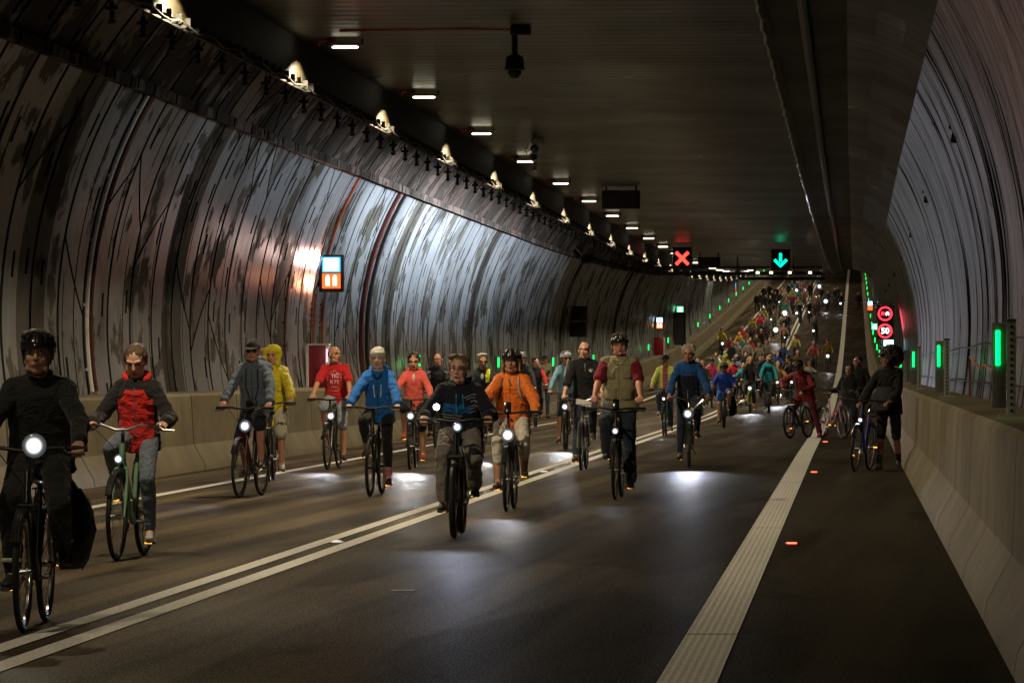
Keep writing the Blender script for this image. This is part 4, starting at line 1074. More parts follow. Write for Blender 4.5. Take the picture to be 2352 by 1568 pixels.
def shoe(m, ankle, fwd, k=1.0, sole=False):
    f = V(fwd).normalized(); u = V((0, 0, 1)); s = f.cross(u).normalized(); u = s.cross(f); a = V(ankle)
    b = a-u*.075*k
    if sole: m.loft([(b-f*.07*k, s*.028*k, u*.014), (b, s*.034*k, u*.014), (b+f*.12*k, s*.044*k, u*.014), (b+f*.195*k, s*.026*k, u*.012)], 12, 2.8); return
    m.ell(a-u*.035*k-f*.022*k, (.038*k, .052*k, .05*k), Matrix((s, f, u)).transposed(), 12, 8)
    m.cap(a-u*.03*k+f*.01*k, a-u*.045*k+f*.12*k, .038*k, .030*k, 10); m.ell(a-u*.052*k+f*.13*k, (.042*k, .062*k, .026*k), Matrix((s, f, u)).transposed(), 12, 8)
    m.cap(a+u*.02*k, a-u*.02*k, .036*k, .04*k, 10)

_pm = {}
def make_person(label, loc, rz, sp, group=None, lod=0):
    """sp: pose targets in the local frame (forward -Y, right hand at -X) and clothing"""
    g = sp.get; b = g('bulk', 1.0); fem = g('fem', 0)
    hip = V(sp['hip']); neck = V(sp['neck']); ax = (neck-hip).normalized(); L = (neck-hip).length
    tw = g('twist', 0.0); X1 = V((math.cos(tw), math.sin(tw), 0)); X0 = V((math.cos(g('htwist', 0.0)), math.sin(g('htwist', 0.0)), 0))
    fw = X1.cross(ax)*-1
    if fw.y > 0: fw = -fw
    shw = g('shw', .170 if not fem else .152)*(.7+.3*b)
    k = g('scale', 1.0)
    SH = {s: neck+X1*s*shw-ax*.055 for s in (-1, 1)}; HJ = {s: hip+X0*s*.085-ax*.01 for s in (-1, 1)}
    WR_ = {s: V(sp['hand'][0 if s < 0 else 1]) for s in (-1, 1)}; AN = {s: V(sp['ankle'][0 if s < 0 else 1]) for s in (-1, 1)}
    EL = {}; KN = {}
    for s in (-1, 1):
        EL[s], WR_[s] = ik(SH[s], WR_[s], .295*k, .262*k, g('elb', {}).get(s, V((s*.5, .3, -.9)))); 
        KN[s], AN[s] = ik(HJ[s], AN[s], .44*k, .43*k, g('knee', {}).get(s, V((s*.10, -1, .25))))
    hc = neck+ax*.035+V((0, 0, .112))+V(g('headoff', (0, -.035, 0)))
    H = headM(hc, g('hyaw', 0.0), g('hpitch', 0.0), g('hroll', 0.0))
    H = H @ Matrix.Scale(g('hscale', 1.07), 4)
    vox = (.0075, .0105, .021)[lod]; key = g('key') if lod == 2 else None
    root = None
    def cached(name, fn, mats, par):
        kk = (key, name)
        if key and kk in _pm: me = _pm[kk]
        else:
            me = fn()
            for _ in mats: me.materials.append(None)
            if key: _pm[kk] = me
        o = link(name, me, par)
        for s_, mm in zip(o.material_slots, mats): s_.link = 'OBJECT'; s_.material = mm
        return o
    top = g('top', {}); bot = g('bot', {})
    def body():
        m = MB(); headmesh(m, H, g('fat', 1.0))
        m.cap(neck-ax*.03, hc-V((0, 0, .05))+fw*-.012, .052*b**.5, .05, 12)
        m.loft([(hip-ax*.08, X0*.14*b, fw*.10), (hip, X0*.155*b, fw*.105), (hip+ax*L*.35, X1*.13*b, fw*.09), (hip+ax*L*.72, X1*.155*b, fw*.10), (neck-ax*.06, X1*.15, fw*.08), (neck+ax*.0, X1*.06, fw*.055)], 16)
        for s in (-1, 1):
            m.cap(SH[s]-X1*s*.02, EL[s], .046*b**.5, .038, 10); m.cap(EL[s], EL[s].lerp(WR_[s], .3), .038, .040*b**.5, 10); m.cap(EL[s].lerp(WR_[s], .3), WR_[s], .040*b**.5, .025, 10)
            m.cap(HJ[s], KN[s], .078*b**.5, .052, 12); m.cap(KN[s], KN[s].lerp(AN[s], .33)+V((0, .012, 0)), .050, .054, 12); m.cap(KN[s].lerp(AN[s], .33)+V((0, .012, 0)), AN[s], .054, .036, 12)
            hp = g('handpose', {}).get(s)
            if hp is None: fo = V((s*.05, -.85, -.35)); ba = V((0, -.3, .95)); ac = V((s, 0, 0)); cu = 1.0
            else: fo, ba, ac, cu = V(hp[0]), V(hp[1]), V(hp[2]), hp[3]
            hand(m, WR_[s], fo, ac, ba, s, cu, .97 if not fem else .88)
            m.cap(AN[s], AN[s]+V((0, -.06, -.045)), .034, .03, 8)
        return remeshed(m, vox*.85 if lod == 0 else vox, 'body', 1, .4)
    root = cached('person', body, [skin(g('skin', (.50, .29, .21)))], None)
    root.location = loc; root.rotation_euler = (0, 0, rz); tag(root, label, 'person', group)
    root.rotation_euler.x = slope(loc[1])
    # ---- top
    t = top.get('t', .016); sl = top.get('sleeve', 1.0); hem = top.get('hem', .10); loose = top.get('loose', 1.0)
    def topfn(vest=False, tt=t):
        def f():
            m = MB(); bb = b**.75*loose**.5
            wd = .150 if not fem else .138
            belly = top.get('belly', 0.0)
            m.loft([(hip-ax*hem, X0*(wd+.012+tt)*bb, fw*(.118+tt+belly*.5)), (hip, X0*(wd+.004+tt)*bb, fw*(.116+tt+belly)), (hip+ax*L*.3, X1*(wd-.012+tt)*bb, fw*(.104+tt+belly)), (hip+ax*L*.62, X1*(wd+.004+tt)*bb, fw*(.112+tt+belly*.4)), (hip+ax*L*.82, X1*(shw-.012+tt), fw*(.104+tt)), (neck-ax*.045, X1*(shw-.03+tt*.6), fw*(.082+tt)), (neck-ax*.012, X1*(.105+tt), fw*(.068+tt)), (neck+ax*.022, X1*(.058+tt), fw*(.06+tt))], 20, 2.2)
            if not vest:
                for s in (-1, 1):
                    r1, r2, r3 = .050*b**.5+tt*.62, .041*b**.5+tt*.8, .031+tt*.8
                    if sl >= 1: m.cap(neck+X1*s*.05-ax*.02, SH[s]-X1*s*.02-ax*.005, .05+tt*.4, r1, 12); m.cap(SH[s]-X1*s*.03, EL[s], r1, r2, 12); m.cap(EL[s], EL[s].lerp(WR_[s], .94 if sl <= 1 else 1.0), r2, r3, 12); m.ell(EL[s].lerp(WR_[s], .9), (.034+tt, .034+tt, .034+tt), None, 10, 6)
                    elif sl > .5: q = (sl-.5)*2; m.cap(neck+X1*s*.05-ax*.02, SH[s]-X1*s*.02-ax*.005, .05+tt*.4, r1, 12); m.cap(SH[s]-X1*s*.03, EL[s], r1, r2, 12); m.cap(EL[s], EL[s].lerp(WR_[s], q), r2, r2, 12); m.cap(EL[s].lerp(WR_[s], q*.7), EL[s].lerp(WR_[s], q), r2+.006, r2+.008, 12)
                    else: q = sl*2; m.cap(SH[s]-X1*s*.018, SH[s].lerp(EL[s], q), r1+.003, r1+.006, 12)
            else:
                for s in (-1, 1): m.ell(SH[s]-X1*s*.03, (.05+tt, .06+tt, .05+tt), None, 12, 8)
            if top.get('collar', 1) and not vest:
                m.cap(neck-ax*.01-fw*.03, neck+ax*.035-fw*.045, .058+tt*.4, .05+tt*.4, 12)
                for s in (-1, 1): m.cap(neck+X1*s*.058-fw*.03+ax*.03, neck+X1*s*.028+fw*.052-ax*.03, .018+tt*.3, .016, 8)
            if top.get('hood') and not vest:
                m.ell(neck-fw*.085+ax*.015, (.105, .05, .06), None, 14, 8)
                for s in (-1, 1): m.cap(neck-fw*.05+X1*s*.085+ax*.03, neck+fw*.055+X1*s*.045-ax*.035, .034, .022, 10)
            me = remeshed(m, vox, 'top', 3); crumple(me, top.get('fold', .007)*(1 if lod < 2 else 0.6), 8.5, hip.y*7+rz, 1.35); return me
        return f
    mats = [fabric(top.get('col', (.02, .02, .022)), rough=top.get('rough', .85), wrinkle=top.get('wr', .6))]
    if top.get('col2'): mats.append(fabric(top['col2'], rough=top.get('rough', .85), wrinkle=top.get('wr', .6)))
    to = cached(top.get('name', 'jacket'), topfn(), mats, root)
    def paint(me, rule):
        n = len(me.polygons); c = np.empty(n*3, np.float32); me.polygons.foreach_get('center', c); c = c.reshape(-1, 3); out = np.zeros(n, np.int32)
        for i, p in enumerate(c.tolist()):
            p = V(p); tq = (p-hip).dot(ax)/L; xl = (p-hip).dot(X1); yl = (p-hip).dot(fw)
            arm = False
            for s in (-1, 1):
                for A, B in ((SH[s], EL[s]), (EL[s], WR_[s])):
                    d = B-A; q = max(0, min(1, (p-A).dot(d)/d.length_squared))
                    if (p-A-d*q).length < .075 and abs(xl) > shw*.82 and q > .02: arm = True
            out[i] = 1 if rule(p, tq, xl, yl, arm) else 0
        me.polygons.foreach_set('material_index', out)
    if top.get('rule') and len(mats) > 1: paint(to.data, top['rule'])
    if g('vest'):
        vs = g('vest'); vm = [fabric(vs['col'])]
        if vs.get('col2'): vm.append(fabric(vs['col2']))
        def vf():
            me = topfn(True, t+.018)(); return me
        vo = cached('vest', vf, vm, root)
        if vs.get('rule'): paint(vo.data, vs['rule'])
    # ---- trousers
    ln = bot.get('len', 1.0); bt = bot.get('t', .012)
    def botfn():
        m = MB()
        m.loft([(hip-ax*.13+V((0, 0, -.0)), X0*(.115+bt)*b**.7, fw*(.10+bt)), (hip-ax*.05, X0*(.140+bt)*b**.7, fw*(.108+bt)), (hip+ax*.06, X0*(.135+bt)*b**.7, fw*(.102+bt))], 16)
        for s in (-1, 1):
            r1, r2, r3 = .074*b**.6+bt*.7, .053*b**.5+bt*.75, bot.get('cuff', .042)+bt*.6
            if ln <= .5: q = ln*2; m.cap(HJ[s], HJ[s].lerp(KN[s], q), r1, r2+bot.get('flare', .018), 14); e = HJ[s].lerp(KN[s], q)
            else: q = (ln-.5)*2; m.cap(HJ[s], KN[s], r1, r2, 14); e = KN[s].lerp(AN[s], q*.96); m.cap(KN[s], KN[s].lerp(AN[s], .35*min(1, q*2))+V((0, .008, 0)), r2, r2*.96, 12); m.cap(KN[s].lerp(AN[s], .33*min(1, q)), e, r2*.95, r3 if q > .7 else r2*.8, 12)
        me = remeshed(m, vox, 'trousers', 2); crumple(me, bot.get('fold', .005), 9, 4+rz, 1.0); return me
    bo = cached('shorts' if ln < .6 else 'trousers', botfn, [fabric(bot.get('col', (.02, .02, .025)), 'denim' if bot.get('denim') else 'cloth')], root)
    # ---- shoes
    FD = {s: V(g('foot', {}).get(s, (s*.12, -1, -.08))) for s in (-1, 1)}
    for s in (-1, 1):
        def sf(s=s):
            m = MB(); shoe(m, AN[s], FD[s], 1.0 if not fem else .92); return remeshed(m, vox*1.0 if lod < 2 else .02, 'shoe', 1)
        sh = cached('shoe', sf, [plain('shoe', g('shoe', (.02, .02, .02)), .6)], root) if not key else cached('shoe_%d' % s, sf, [plain('shoe', g('shoe', (.02, .02, .02)), .6)], root)
        sh.name = 'shoe'
        if lod < 2:
            m = MB(); shoe(m, AN[s], FD[s], 1.02 if not fem else .94, True); m.build('sole', plain('sole', g('sole', (.05, .05, .05)), .7), sh)
            if g('sock'):
                m = MB(); m.cap(AN[s]+V((0, 0, .0)), AN[s].lerp(KN[s], .27), .042, .05, 12); m.build('sock', fabric(g('sock')), root)
    # ---- head
    if lod < 2: eyes(H, lod, root, sp)
    hk = g('hair', 'short')
    if hk != 'none':
        def hf():
            o = hair(hk, H, None, g('haircol', (.06, .04, .03)), .007 if lod == 0 else (.009 if lod == 1 else .018)); me = o.data; bpy.data.objects.remove(o); me.materials.clear(); return me
        kk = cached('hair' if not key else 'hair', hf, [hairmat(g('haircol', (.06, .04, .03)))], root) if lod < 2 else None
        if lod == 2:
            kq = (key, 'hair', hk)
            if kq not in _pm: _pm[kq] = hf(); _pm[kq].materials.append(None)
            o = link('hair', _pm[kq], root); o.material_slots[0].link = 'OBJECT'; o.material_slots[0].material = hairmat(g('haircol', (.06, .04, .03)))
    hw = g('head')
    if hw:
        if lod == 2:
            kq = (key, 'hat')
            if kq not in _pm:
                m = MB(); m.ell(H @ V((0, .012, .045)), (.10, .125, .10), H.to_3x3(), 16, 8, -.1, 1); m.loft([(H @ V((0, -.10, .05)), H.to_3x3() @ V((.07, 0, 0)), H.to_3x3() @ V((0, .03, .01))), (H @ V((0, -.14, .045)), H.to_3x3() @ V((.05, 0, 0)), H.to_3x3() @ V((0, .02, .005)))], 10)
                _pm[kq] = m.mesh('hat', [None])
            o = link('helmet' if hw[0] == 'helmet' else 'cap', _pm[kq], root)
            o.material_slots[0].link = 'OBJECT'; o.material_slots[0].material = plain('helmet_far', hw[1], .4)
        elif hw[0] == 'helmet': helmet(H, root, hw[1], hw[2], g('visor', False))
        elif hw[0] == 'beanie': capm(H, root, hw[1], 'beanie', beanie=True)
        elif hw[0] == 'cap': capm(H, root, hw[1])
        elif hw[0] == 'hood':
            m = MB(); Rm = H.to_3x3(); P = lambda x, y, z: H @ V((x, y, z))
            m.ell(P(0, .045, .035), (.115, .115, .125), Rm); m.cap(P(0, .05, -.06), neck-fw*.03, .10, .10); m.cap(P(-.085, -.03, .07), P(.085, -.03, .07), .045, .045)
            for s in (-1, 1): m.cap(P(s*.09, -.02, .06), P(s*.075, -.01, -.1), .04, .035)
            me = remeshed(m, vox, 'hood', 2); crumple(me, .006, 9, 1); me.materials.append(fabric(hw[1])); link('hood', me, root)
    if g('specs') and lod < 2: glasses(H, root, g('specs') == 'dark', g('specs_up', False))
    info = dict(H=H, hip=hip, neck=neck, ax=ax, fw=fw, L=L, X1=X1, SH=SH, EL=EL, WR=WR_, KN=KN, AN=AN, top=to, root=root)
    if lod < 2:
        # zip down the front and other decals are laid on the cloth itself
        if top.get('zip') is not None:
            z0, z1 = top.get('zipr', (-.05, .9)); decal_line(info, [(0, z1-.0), (0, (z0+z1)/2), (0, z0)], .004, top['zip'], 'zip')
    return info
def bvh_of(me): return BVHTree.FromPolygons([v.co.copy() for v in me.vertices], [tuple(p.vertices) for p in me.polygons])
def on_cloth(info, x, tq, target=None, out=.003):
    """a point on the cloth: x across the chest in metres, tq from hip (0) to neck (1)"""
    if 'bvh' not in info: info['bvh'] = bvh_of((target or info['top']).data)
    c = info['hip']+info['ax']*info['L']*tq+info['X1']*x; hit = info['bvh'].ray_cast(c+info['fw']*.8, -info['fw'])
    if hit[0] is None: return c+info['fw']*.13
    return hit[0]+info['fw']*out
def decal_line(info, pts, r, col, name, mat=None, n=14):
    P = []
    for (x0, t0), (x1, t1) in zip(pts, pts[1:]):
        for q in range(n): P.append(on_cloth(info, x0+(x1-x0)*q/n, t0+(t1-t0)*q/n, out=r*.3))
    P.append(on_cloth(info, *pts[-1], out=r*.3))
    m = MB(); m.tube(P, r, 5); return m.build(name, mat or plain(name, col, .5), info['top'])
def decal_text(info, s, size, x, tq, mat, name='print', bold=0.0):
    cu = bpy.data.curves.new(name, 'FONT'); cu.body = s; cu.size = size; cu.offset = bold; cu.align_x = 'CENTER'; cu.align_y = 'CENTER'; cu.resolution_u = 2
    tmp = bpy.data.objects.new('tmp', cu); COL.objects.link(tmp); bpy.context.view_layer.update()
    me = bpy.data.meshes.new_from_object(tmp.evaluated_get(bpy.context.evaluated_depsgraph_get())); bpy.data.objects.remove(tmp)
    bm = bmesh.new(); bm.from_mesh(me); bmesh.ops.triangulate(bm, faces=bm.faces[:]); bmesh.ops.subdivide_edges(bm, edges=bm.edges[:], cuts=1)
    for v in bm.verts: v.co = on_cloth(info, x+v.co.x, tq+v.co.y/info['L'], out=.0035)
    bm.to_mesh(me); bm.free(); me.materials.clear(); me.materials.append(mat); return link(name, me, info['top'])
def decal_blob(info, x, tq, w, h, col, name='print', mat=None, n=8):
    vs = [on_cloth(info, x, tq, out=.004)]; 
    for k in range(n): a = 2*math.pi*k/n; vs.append(on_cloth(info, x+w*math.cos(a), tq+h*math.sin(a)/info['L'], out=.0035))
    m = MB(); m.add(vs, [(0, 1+(k+1) % n, 1+k) for k in range(n)]); return m.build(name, mat or plain(name, col, .7), info['top'], False)

def rider_pose(T=1.78, lean=20, ph=.6, bars='flat', one=0, gripx=None):
    """joints for somebody riding; T = height of the crown over the road"""
    dh = (T-1.78); hz = 1.035+dh*.45; Ls = .50+dh*.5; a = R(lean)
    hip = V((0, SADY-.02, hz)); neck = hip+V((0, -math.sin(a), math.cos(a)))*Ls
    if bars == 'swept': gx, gy, gz = .30, BARY+.155, BARZ+.005; fo = {s: (V((0, -.95, -.15)), V((s*.5, -.1, .9)), V((s*.8, 0, -.4)), 1.0) for s in (-1, 1)}
    else: gx, gy, gz = .29, BARY+.04, BARZ+.012; fo = {s: (V((s*.0, -.9, -.3)), V((0, -.3, .95)), V((s, 0, 0)), 1.0) for s in (-1, 1)}
    hands = [V((s*gx, gy+.085, gz+.035)) for s in (-1, 1)]
    ank = [ped(round(ph/.4)*.4, s)+V((-s*.005, .065, .095)) for s in (-1, 1)]
    return dict(hip=hip, neck=neck, hand=hands, ankle=ank, handpose=fo)
# =================================================================== THE RIDERS IN FRONT
SK = (.50, .29, .21); TAN = (.42, .22, .14); PALE = (.58, .37, .29)
K = (.014, .014, .016); DENIM = (.035, .055, .095)
def crown(X, d, hy):
    z = 1.8
    for _ in range(5): z -= (hy-proj(W(X, d, z))[1])*d/F
    return z
def ride(who, px, py, hy, rx=None, rz=None, lean=18, ph=.4, bars='flat', bk={}, sp={}, lod=1, light=None, blabel=None, T=None, d=None):
    X, dd = on_road(px, py)
    if rz is None:
        rz = 0.0
        if rx is not None:
            Xr = X
            for _ in range(3): Xr += (rx-proj(W(Xr, dd+1.04, 0))[0])*dd/F
            rz = max(-.5, min(.5, -math.asin(max(-.5, min(.5, (Xr-X)/WB)))))
    T = T or crown(X, dd+.7, hy); T = max(1.5, min(1.92, T))
    loc = W(X, dd)
    bt = bicycle(loc, rz, blabel or 'bicycle', bars=bars, phase=ph, lod=lod, light=light, **bk)
    p = rider_pose(T-.02, lean, ph, bars); p.update(sp)
    lab = p.pop('label')
    info = make_person(lab, loc, rz, p, lod=lod); info['bike'] = bt; info['loc'] = loc; info['rz'] = rz
    return info
def lt(h, x=0.0, pw=60, col=(.95, .97, 1), r=.045): return (h, x, pw, col, r)
def put_thing(name, label, cat, info, builder_list, off=(0, 0, 0)):
    """a separate thing carried by a rider or a bicycle, placed in the rider's frame"""
    t = thing(name, label, cat, info['loc'], info['rz'])
    for nm, m, mat in builder_list: m.build(nm, mat, t)
    return t

# 1 the helmeted man on the far left
i1 = ride('a', 52, 1450, 765, 103, lean=12, ph=.4, lod=0, blabel='dark bicycle at the bottom left corner with a dazzling front lamp and black luggage', bk=dict(rack=True, stand=False),
    light=lt(1.07, .05, 10, (.93, 1, .96), .055),
    sp=dict(label='man in black helmet and jacket riding at the far left edge behind a dazzling lamp', bulk=1.18, top=dict(col=(.013, .015, .016), fold=.008, loose=1.08), bot=dict(col=(.012, .013, .014), t=.022), hair='short', haircol=(.10, .09, .08), head=('helmet', (.012, .012, .014), (.05, .05, .055)), skin=(.40, .23, .17), headoff=(0, -.05, 0), look=.0, fat=1.06))
m = MB(); hb = MB()
m.loft([((.15, WB+.02, .32), (.06, 0, 0), (0, .12, 0)), ((.17, WB, .37), (.08, 0, 0), (0, .16, 0)), ((.19, WB, .55), (.105, 0, 0), (0, .18, 0)), ((.17, WB, .72), (.085, 0, 0), (0, .16, 0)), ((.14, WB-.02, .80), (.05, 0, 0), (0, .10, 0)), ((.12, WB-.04, .88), (.018, 0, 0), (0, .04, 0))], 20, 2.4)
me = m.mesh('bag', [fabric((.012, .012, .013), wrinkle=.8)]); crumple(me, .02, 9, 1)
t = thing('pannier_bag', 'bulging black pannier bag on the rack of the leftmost bicycle', 'bag', i1['loc'], i1['rz']); link('bag', me, t)
m = MB(); m.tube([(.09, WB-.1, .72), (.09, WB-.1, .82)], .012, 6); m.tube([(.26, WB-.19, .42), (.30, WB-.16, .66), (.22, WB-.13, .80)], .010, 5); m.build('strap', BLK, t)
for s in (-1, 1):
    m = MB(); a = i1['AN'][s].lerp(i1['KN'][s], .17); m.torus(tuple(a), .056, .013, 'Z', 18, 6)
    m.build('ankle_band', plain('pale_reflective', (.75, .82, .55), .3), i1['root'])

# 2 the woman on the mint green bicycle
i2 = ride('b', 268, 1287, 797, 330, lean=9, ph=-1.6, bars='swept', lod=0, blabel='mint green step-through bicycle with swept chrome handlebar ridden by the woman looking down',
    bk=dict(kind='step', col=(.17, .33, .22), rim=CHROME, stand=False), light=lt(.80, -.0, 2, (.8, .9, 1), .03),
    sp=dict(label='woman in red and black hooded jacket looking down while riding a mint green bicycle', fem=1, bulk=1.03, hpitch=.42, hair='slick', haircol=(.12, .07, .04), skin=SK, shut=1,
        top=dict(col=(.62, .022, .018), col2=(.012, .012, .014), rule=lambda p, tq, x, y, arm: arm or tq > .86 or abs(x) > .145 or (tq > .68 and abs(x) > .075+.25*(.86-tq)), hood=True, zip=(.05, .12, .25), t=.024, hem=.13, fold=.009, loose=1.06), bot=dict(col=(.12, .15, .20), denim=True, cuff=.036), shoe=(.52, .50, .46), sole=(.3, .3, .28)))
m = MB()
hoodring = [i2['neck']+i2['fw']*.055*math.cos(a)*-1+i2['X1']*.10*math.sin(a)+i2['ax']*(.03+.03*math.cos(a)) for a in [k*.35-2.6 for k in range(16)]]
m.tube(hoodring, [.012]+[.026]*14+[.012], 8); me = m.mesh('hood', [fabric((.62, .022, .018))]); link('hood', me, i2['root'])

# 3 grey-blue hoodie and camera
i3 = ride('c', 550, 1143, 779, 600, lean=14, ph=2.8, lod=0, blabel='trekking bicycle with a violet-white lamp under the man in the grey-blue hoodie', bk=dict(col=(.02, .02, .03), rack=True, fcol=(.12, .01, .01)), light=lt(.84, .05, 120, (.72, .76, 1), .058), bars='flat',
    sp=dict(twist=-.06, label='man in grey-blue hoodie, black cap and dark glasses riding with a camera round his neck', bulk=1.12, top=dict(col=(.105, .135, .19), hood=True, zip=(.02, .02, .03), t=.024, fold=.009, loose=1.06, belly=.02), bot=dict(col=(.012, .013, .03), len=.5, t=.02), hair='buzz', haircol=(.03, .03, .03), head=('cap', (.012, .012, .014)), specs='dark', skin=(.36, .19, .14), shoe=(.02, .02, .02), fat=1.08, hpitch=.05))
for s in (-1, 1): decal_line(i3, [(s*.07, .92), (s*.075, .5), (s*.03, .22)], .008, (.01, .01, .01), 'camera_strap')
c = on_cloth(i3, 0, .16, out=.05); m = MB(); m.box(tuple(c), (.13, .06, .085), bev=.012); l2 = MB(); l2.tube([tuple(c+V((0, -.02, 0))), tuple(c+V((0, -.10, -.01)))], .036, 14)
put_thing('camera', 'black camera hanging on the chest of the man in the grey-blue hoodie', 'camera', i3, [('body', m, BLK), ('lens', l2, plain('black_glass', (.005, .005, .006), .1))])

# 4 the yellow raincoat behind him
i4 = ride('d', 618, 1106, 798, 628, lean=6, ph=-1.2, lod=1, blabel='black bicycle half hidden behind the grey-blue hoodie, under the yellow raincoat', bk=dict(),
    sp=dict(label='person in a bright yellow hooded raincoat riding close behind the man in the grey-blue hoodie', top=dict(col=(.72, .60, .02), t=.034, hem=.3, fold=.013, rough=.5, loose=1.12), head=('hood', (.72, .60, .02)), hair='none', bot=dict(col=(.50, .46, .38), len=.5, t=.02), skin=TAN, shoe=(.45, .43, .4), hyaw=-.2))

# 5 red T-shirt
i5 = ride('e', 752, 1078, 794, 778, lean=14, ph=-1.2, lod=0, blabel='black bicycle with a round white lamp under the man in the red T-shirt', light=lt(.80, .04, 260, (.96, .98, 1), .05), bk=dict(rack=True),
    sp=dict(label='bald man in printed red T-shirt and grey shorts looking over his shoulder while riding', bulk=1.12, hyaw=.85, top=dict(name='t_shirt', col=(.62, .016, .02), sleeve=.42, collar=0, t=.012, fold=.007, hem=.08), bot=dict(col=(.30, .34, .38), len=.52, t=.026, flare=.02), hair='bald', haircol=(.08, .05, .04), skin=(.46, .24, .15), shoe=(.02, .02, .02), fat=1.1))
TW = plain('print_white', (.75, .70, .70), .7)
decal_text(i5, 'TI\u010c', .075, .01, .72, TW, bold=.002); decal_text(i5, 'K7S', .085, 0, .54, TW, bold=.002); decal_text(i5, 'o d o n', .04, 0, .40, TW)
rg = random.Random(4)
for k in range(30):
    a = 2*math.pi*k/30; decal_blob(i5, .118*math.cos(a)*rg.uniform(.9, 1.1), .56+.30*math.sin(a)*rg.uniform(.9, 1.05), .011, .009, (.6, .35, .35), 'print', plain('print_rose', (.62, .33, .33), .8), 6)
m = MB(); m.torus(tuple(i5['WR'][-1]+V((0, .02, .01))), .033, .008, 'Y', 14, 5); m.build('wristband', plain('green_band', (.1, .6, .05), .5), i5['root'])

# 6 blue jacket and white headband
i6 = ride('f', 850, 1140, 800, 877, lean=13, ph=-1.6, lod=0, blabel='black lampless bicycle with a white bottle under the woman in the blue jacket', bk=dict(bottle=(.75, .74, .72), guards=False, kind='dia', rim=BLK),
    sp=dict(label='woman in bright blue jacket, black leggings and a white knitted cap', fem=1, bulk=1.04, top=dict(col=(.012, .165, .60), hood=True, zip=(.01, .01, .02), t=.026, fold=.008, hem=.15, loose=1.06), bot=dict(col=(.012, .012, .016), len=.9, cuff=.036), head=('beanie', (.62, .60, .56)), hair='none', skin=PALE, shoe=(.05, .01, .03), sock=(.55, .22, .26)))
for s in (-1, 1): decal_line(i6, [(s*.048, .72), (s*.036, .40)], .006, (.85, .86, .85), 'reflective_zip')
m = MB(); m.torus(tuple(i6['neck']+i6['ax']*.02-i6['fw']*-.01), .062, .018, 'Z', 18, 8); m.build('snood', fabric((.5, .47, .42)), i6['root'])
decal_line(i6, [(-.05, .98), (-.03, .9), (0, .86), (.03, .9), (.05, .98)], .012, (.01, .01, .02), 'collar_lining')

# 7 coral hoodie
i7 = ride('g', 942, 1078, 811, 955, lean=13, ph=-1.2, lod=0, blabel='black bicycle with a white lamp under the woman in the coral hoodie', light=lt(.80, 0, 300, (.97, .99, 1), .05), bk=dict(rack=True),
    sp=dict(label='woman in coral pink hooded top with sunglasses pushed up on her dark hair', fem=1, top=dict(col=(.95, .15, .12), hood=True, zip=(.7, .1, .08), zipr=(-.05, .55), t=.016, fold=.007), bot=dict(col=(.012, .012, .014), len=.5), hair='bun', haircol=(.05, .03, .02), specs='dark', specs_up=True, skin=(.50, .28, .20), shoe=(.65, .05, .03), hpitch=.2, shut=1))
decal_blob(i7, 0, .86, .020, .05, (.7, .68, .62), 'undershirt')
i7b = MB()

# 8 dark jacket behind
i8 = ride('h', 1000, 1030, 811, 1008, lean=12, ph=.4, lod=1, blabel='black bicycle partly hidden between the coral hoodie and the black hoodie', light=None,
    sp=dict(hyaw=-.3, label='man with short dark hair and dark jacket riding just behind the woman in coral', top=dict(col=(.018, .021, .03), t=.022, loose=1.05), bot=dict(col=K), hair='buzz', haircol=(.05, .03, .02), skin=(.40, .21, .15), bulk=1.08))
for s in (-1, 1): decal_line(i8, [(s*.13, .9), (s*.19, .86)], .008, (.6, .6, .6), 'shoulder_piping')

# 9 black hoodie, front centre
i9 = ride('i', 1043, 1235, 811, 1060, lean=21, ph=.4, lod=0, blabel='black fat-tyred mountain bicycle at the front centre under the man in the black hoodie', bk=dict(kind='mtb', guards=False, col=(.012, .012, .013), rim=BLK), light=lt(.99, .02, 60, (.72, .8, 1), .036),
    sp=dict(hyaw=-.12, hroll=.06, twist=.08, label='man with brown hair and glasses in a black hoodie with turquoise lining, front centre', bulk=1.14, top=dict(col=(.010, .012, .024), hood=True, t=.026, fold=.009, hem=.10, loose=1.08), bot=dict(col=(.24, .22, .20), t=.022, fold=.012, cuff=.05), hair='short', haircol=(.20, .14, .09), specs='clear', skin=(.52, .31, .23), shoe=(.015, .015, .015), headoff=(0, -.06, -.01), fat=.98))
m = MB(); ring = [i9['neck']+i9['X1']*.082*math.sin(a)+i9['fw']*(-.055+.105*(1+math.cos(a))/2)+i9['ax']*(.055-.085*(1+math.cos(a))/2) for a in [-2.9+k*.387 for k in range(16)]]
m.tube(ring, [.015]+[.024]*14+[.015], 8); m.build('hood_lining', fabric((.015, .27, .42)), i9['root'])
for s in (-1, 1): decal_line(i9, [(s*.03, .88), (s*.032, .62), (s*.026, .46 if s < 0 else .56)], .0055, (.01, .35, .65), 'drawstring')
rg = random.Random(8); PB = fabric((.012, .13, .38), 'print_blue'); PG = plain('print_grey', (.30, .31, .32), .8)
for k in range(48): decal_blob(i9, rg.uniform(-.15, .12), rg.uniform(.46, .66), rg.uniform(.012, .03), rg.uniform(.008, .018), None, 'print', PB, 7)
for k, (x0, t0, x1, t1) in enumerate(((.04, .82, .15, .86), (.06, .78, .14, .80), (.10, .72, .16, .73), (-.17, .42, .02, .40), (-.15, .36, .0, .34), (.08, .46, .15, .50), (.10, .62, .16, .63), (.08, .55, .14, .57))): decal_line(i9, [(x0, t0), ((x0+x1)/2, (t0+t1)/2+.012), (x1, t1)], .0045, None, 'print', PG)
t = thing('bar_lamp', 'small bright white lamp clipped to the left end of the front centre handlebar', 'lamp', i9['loc'], i9['rz'])
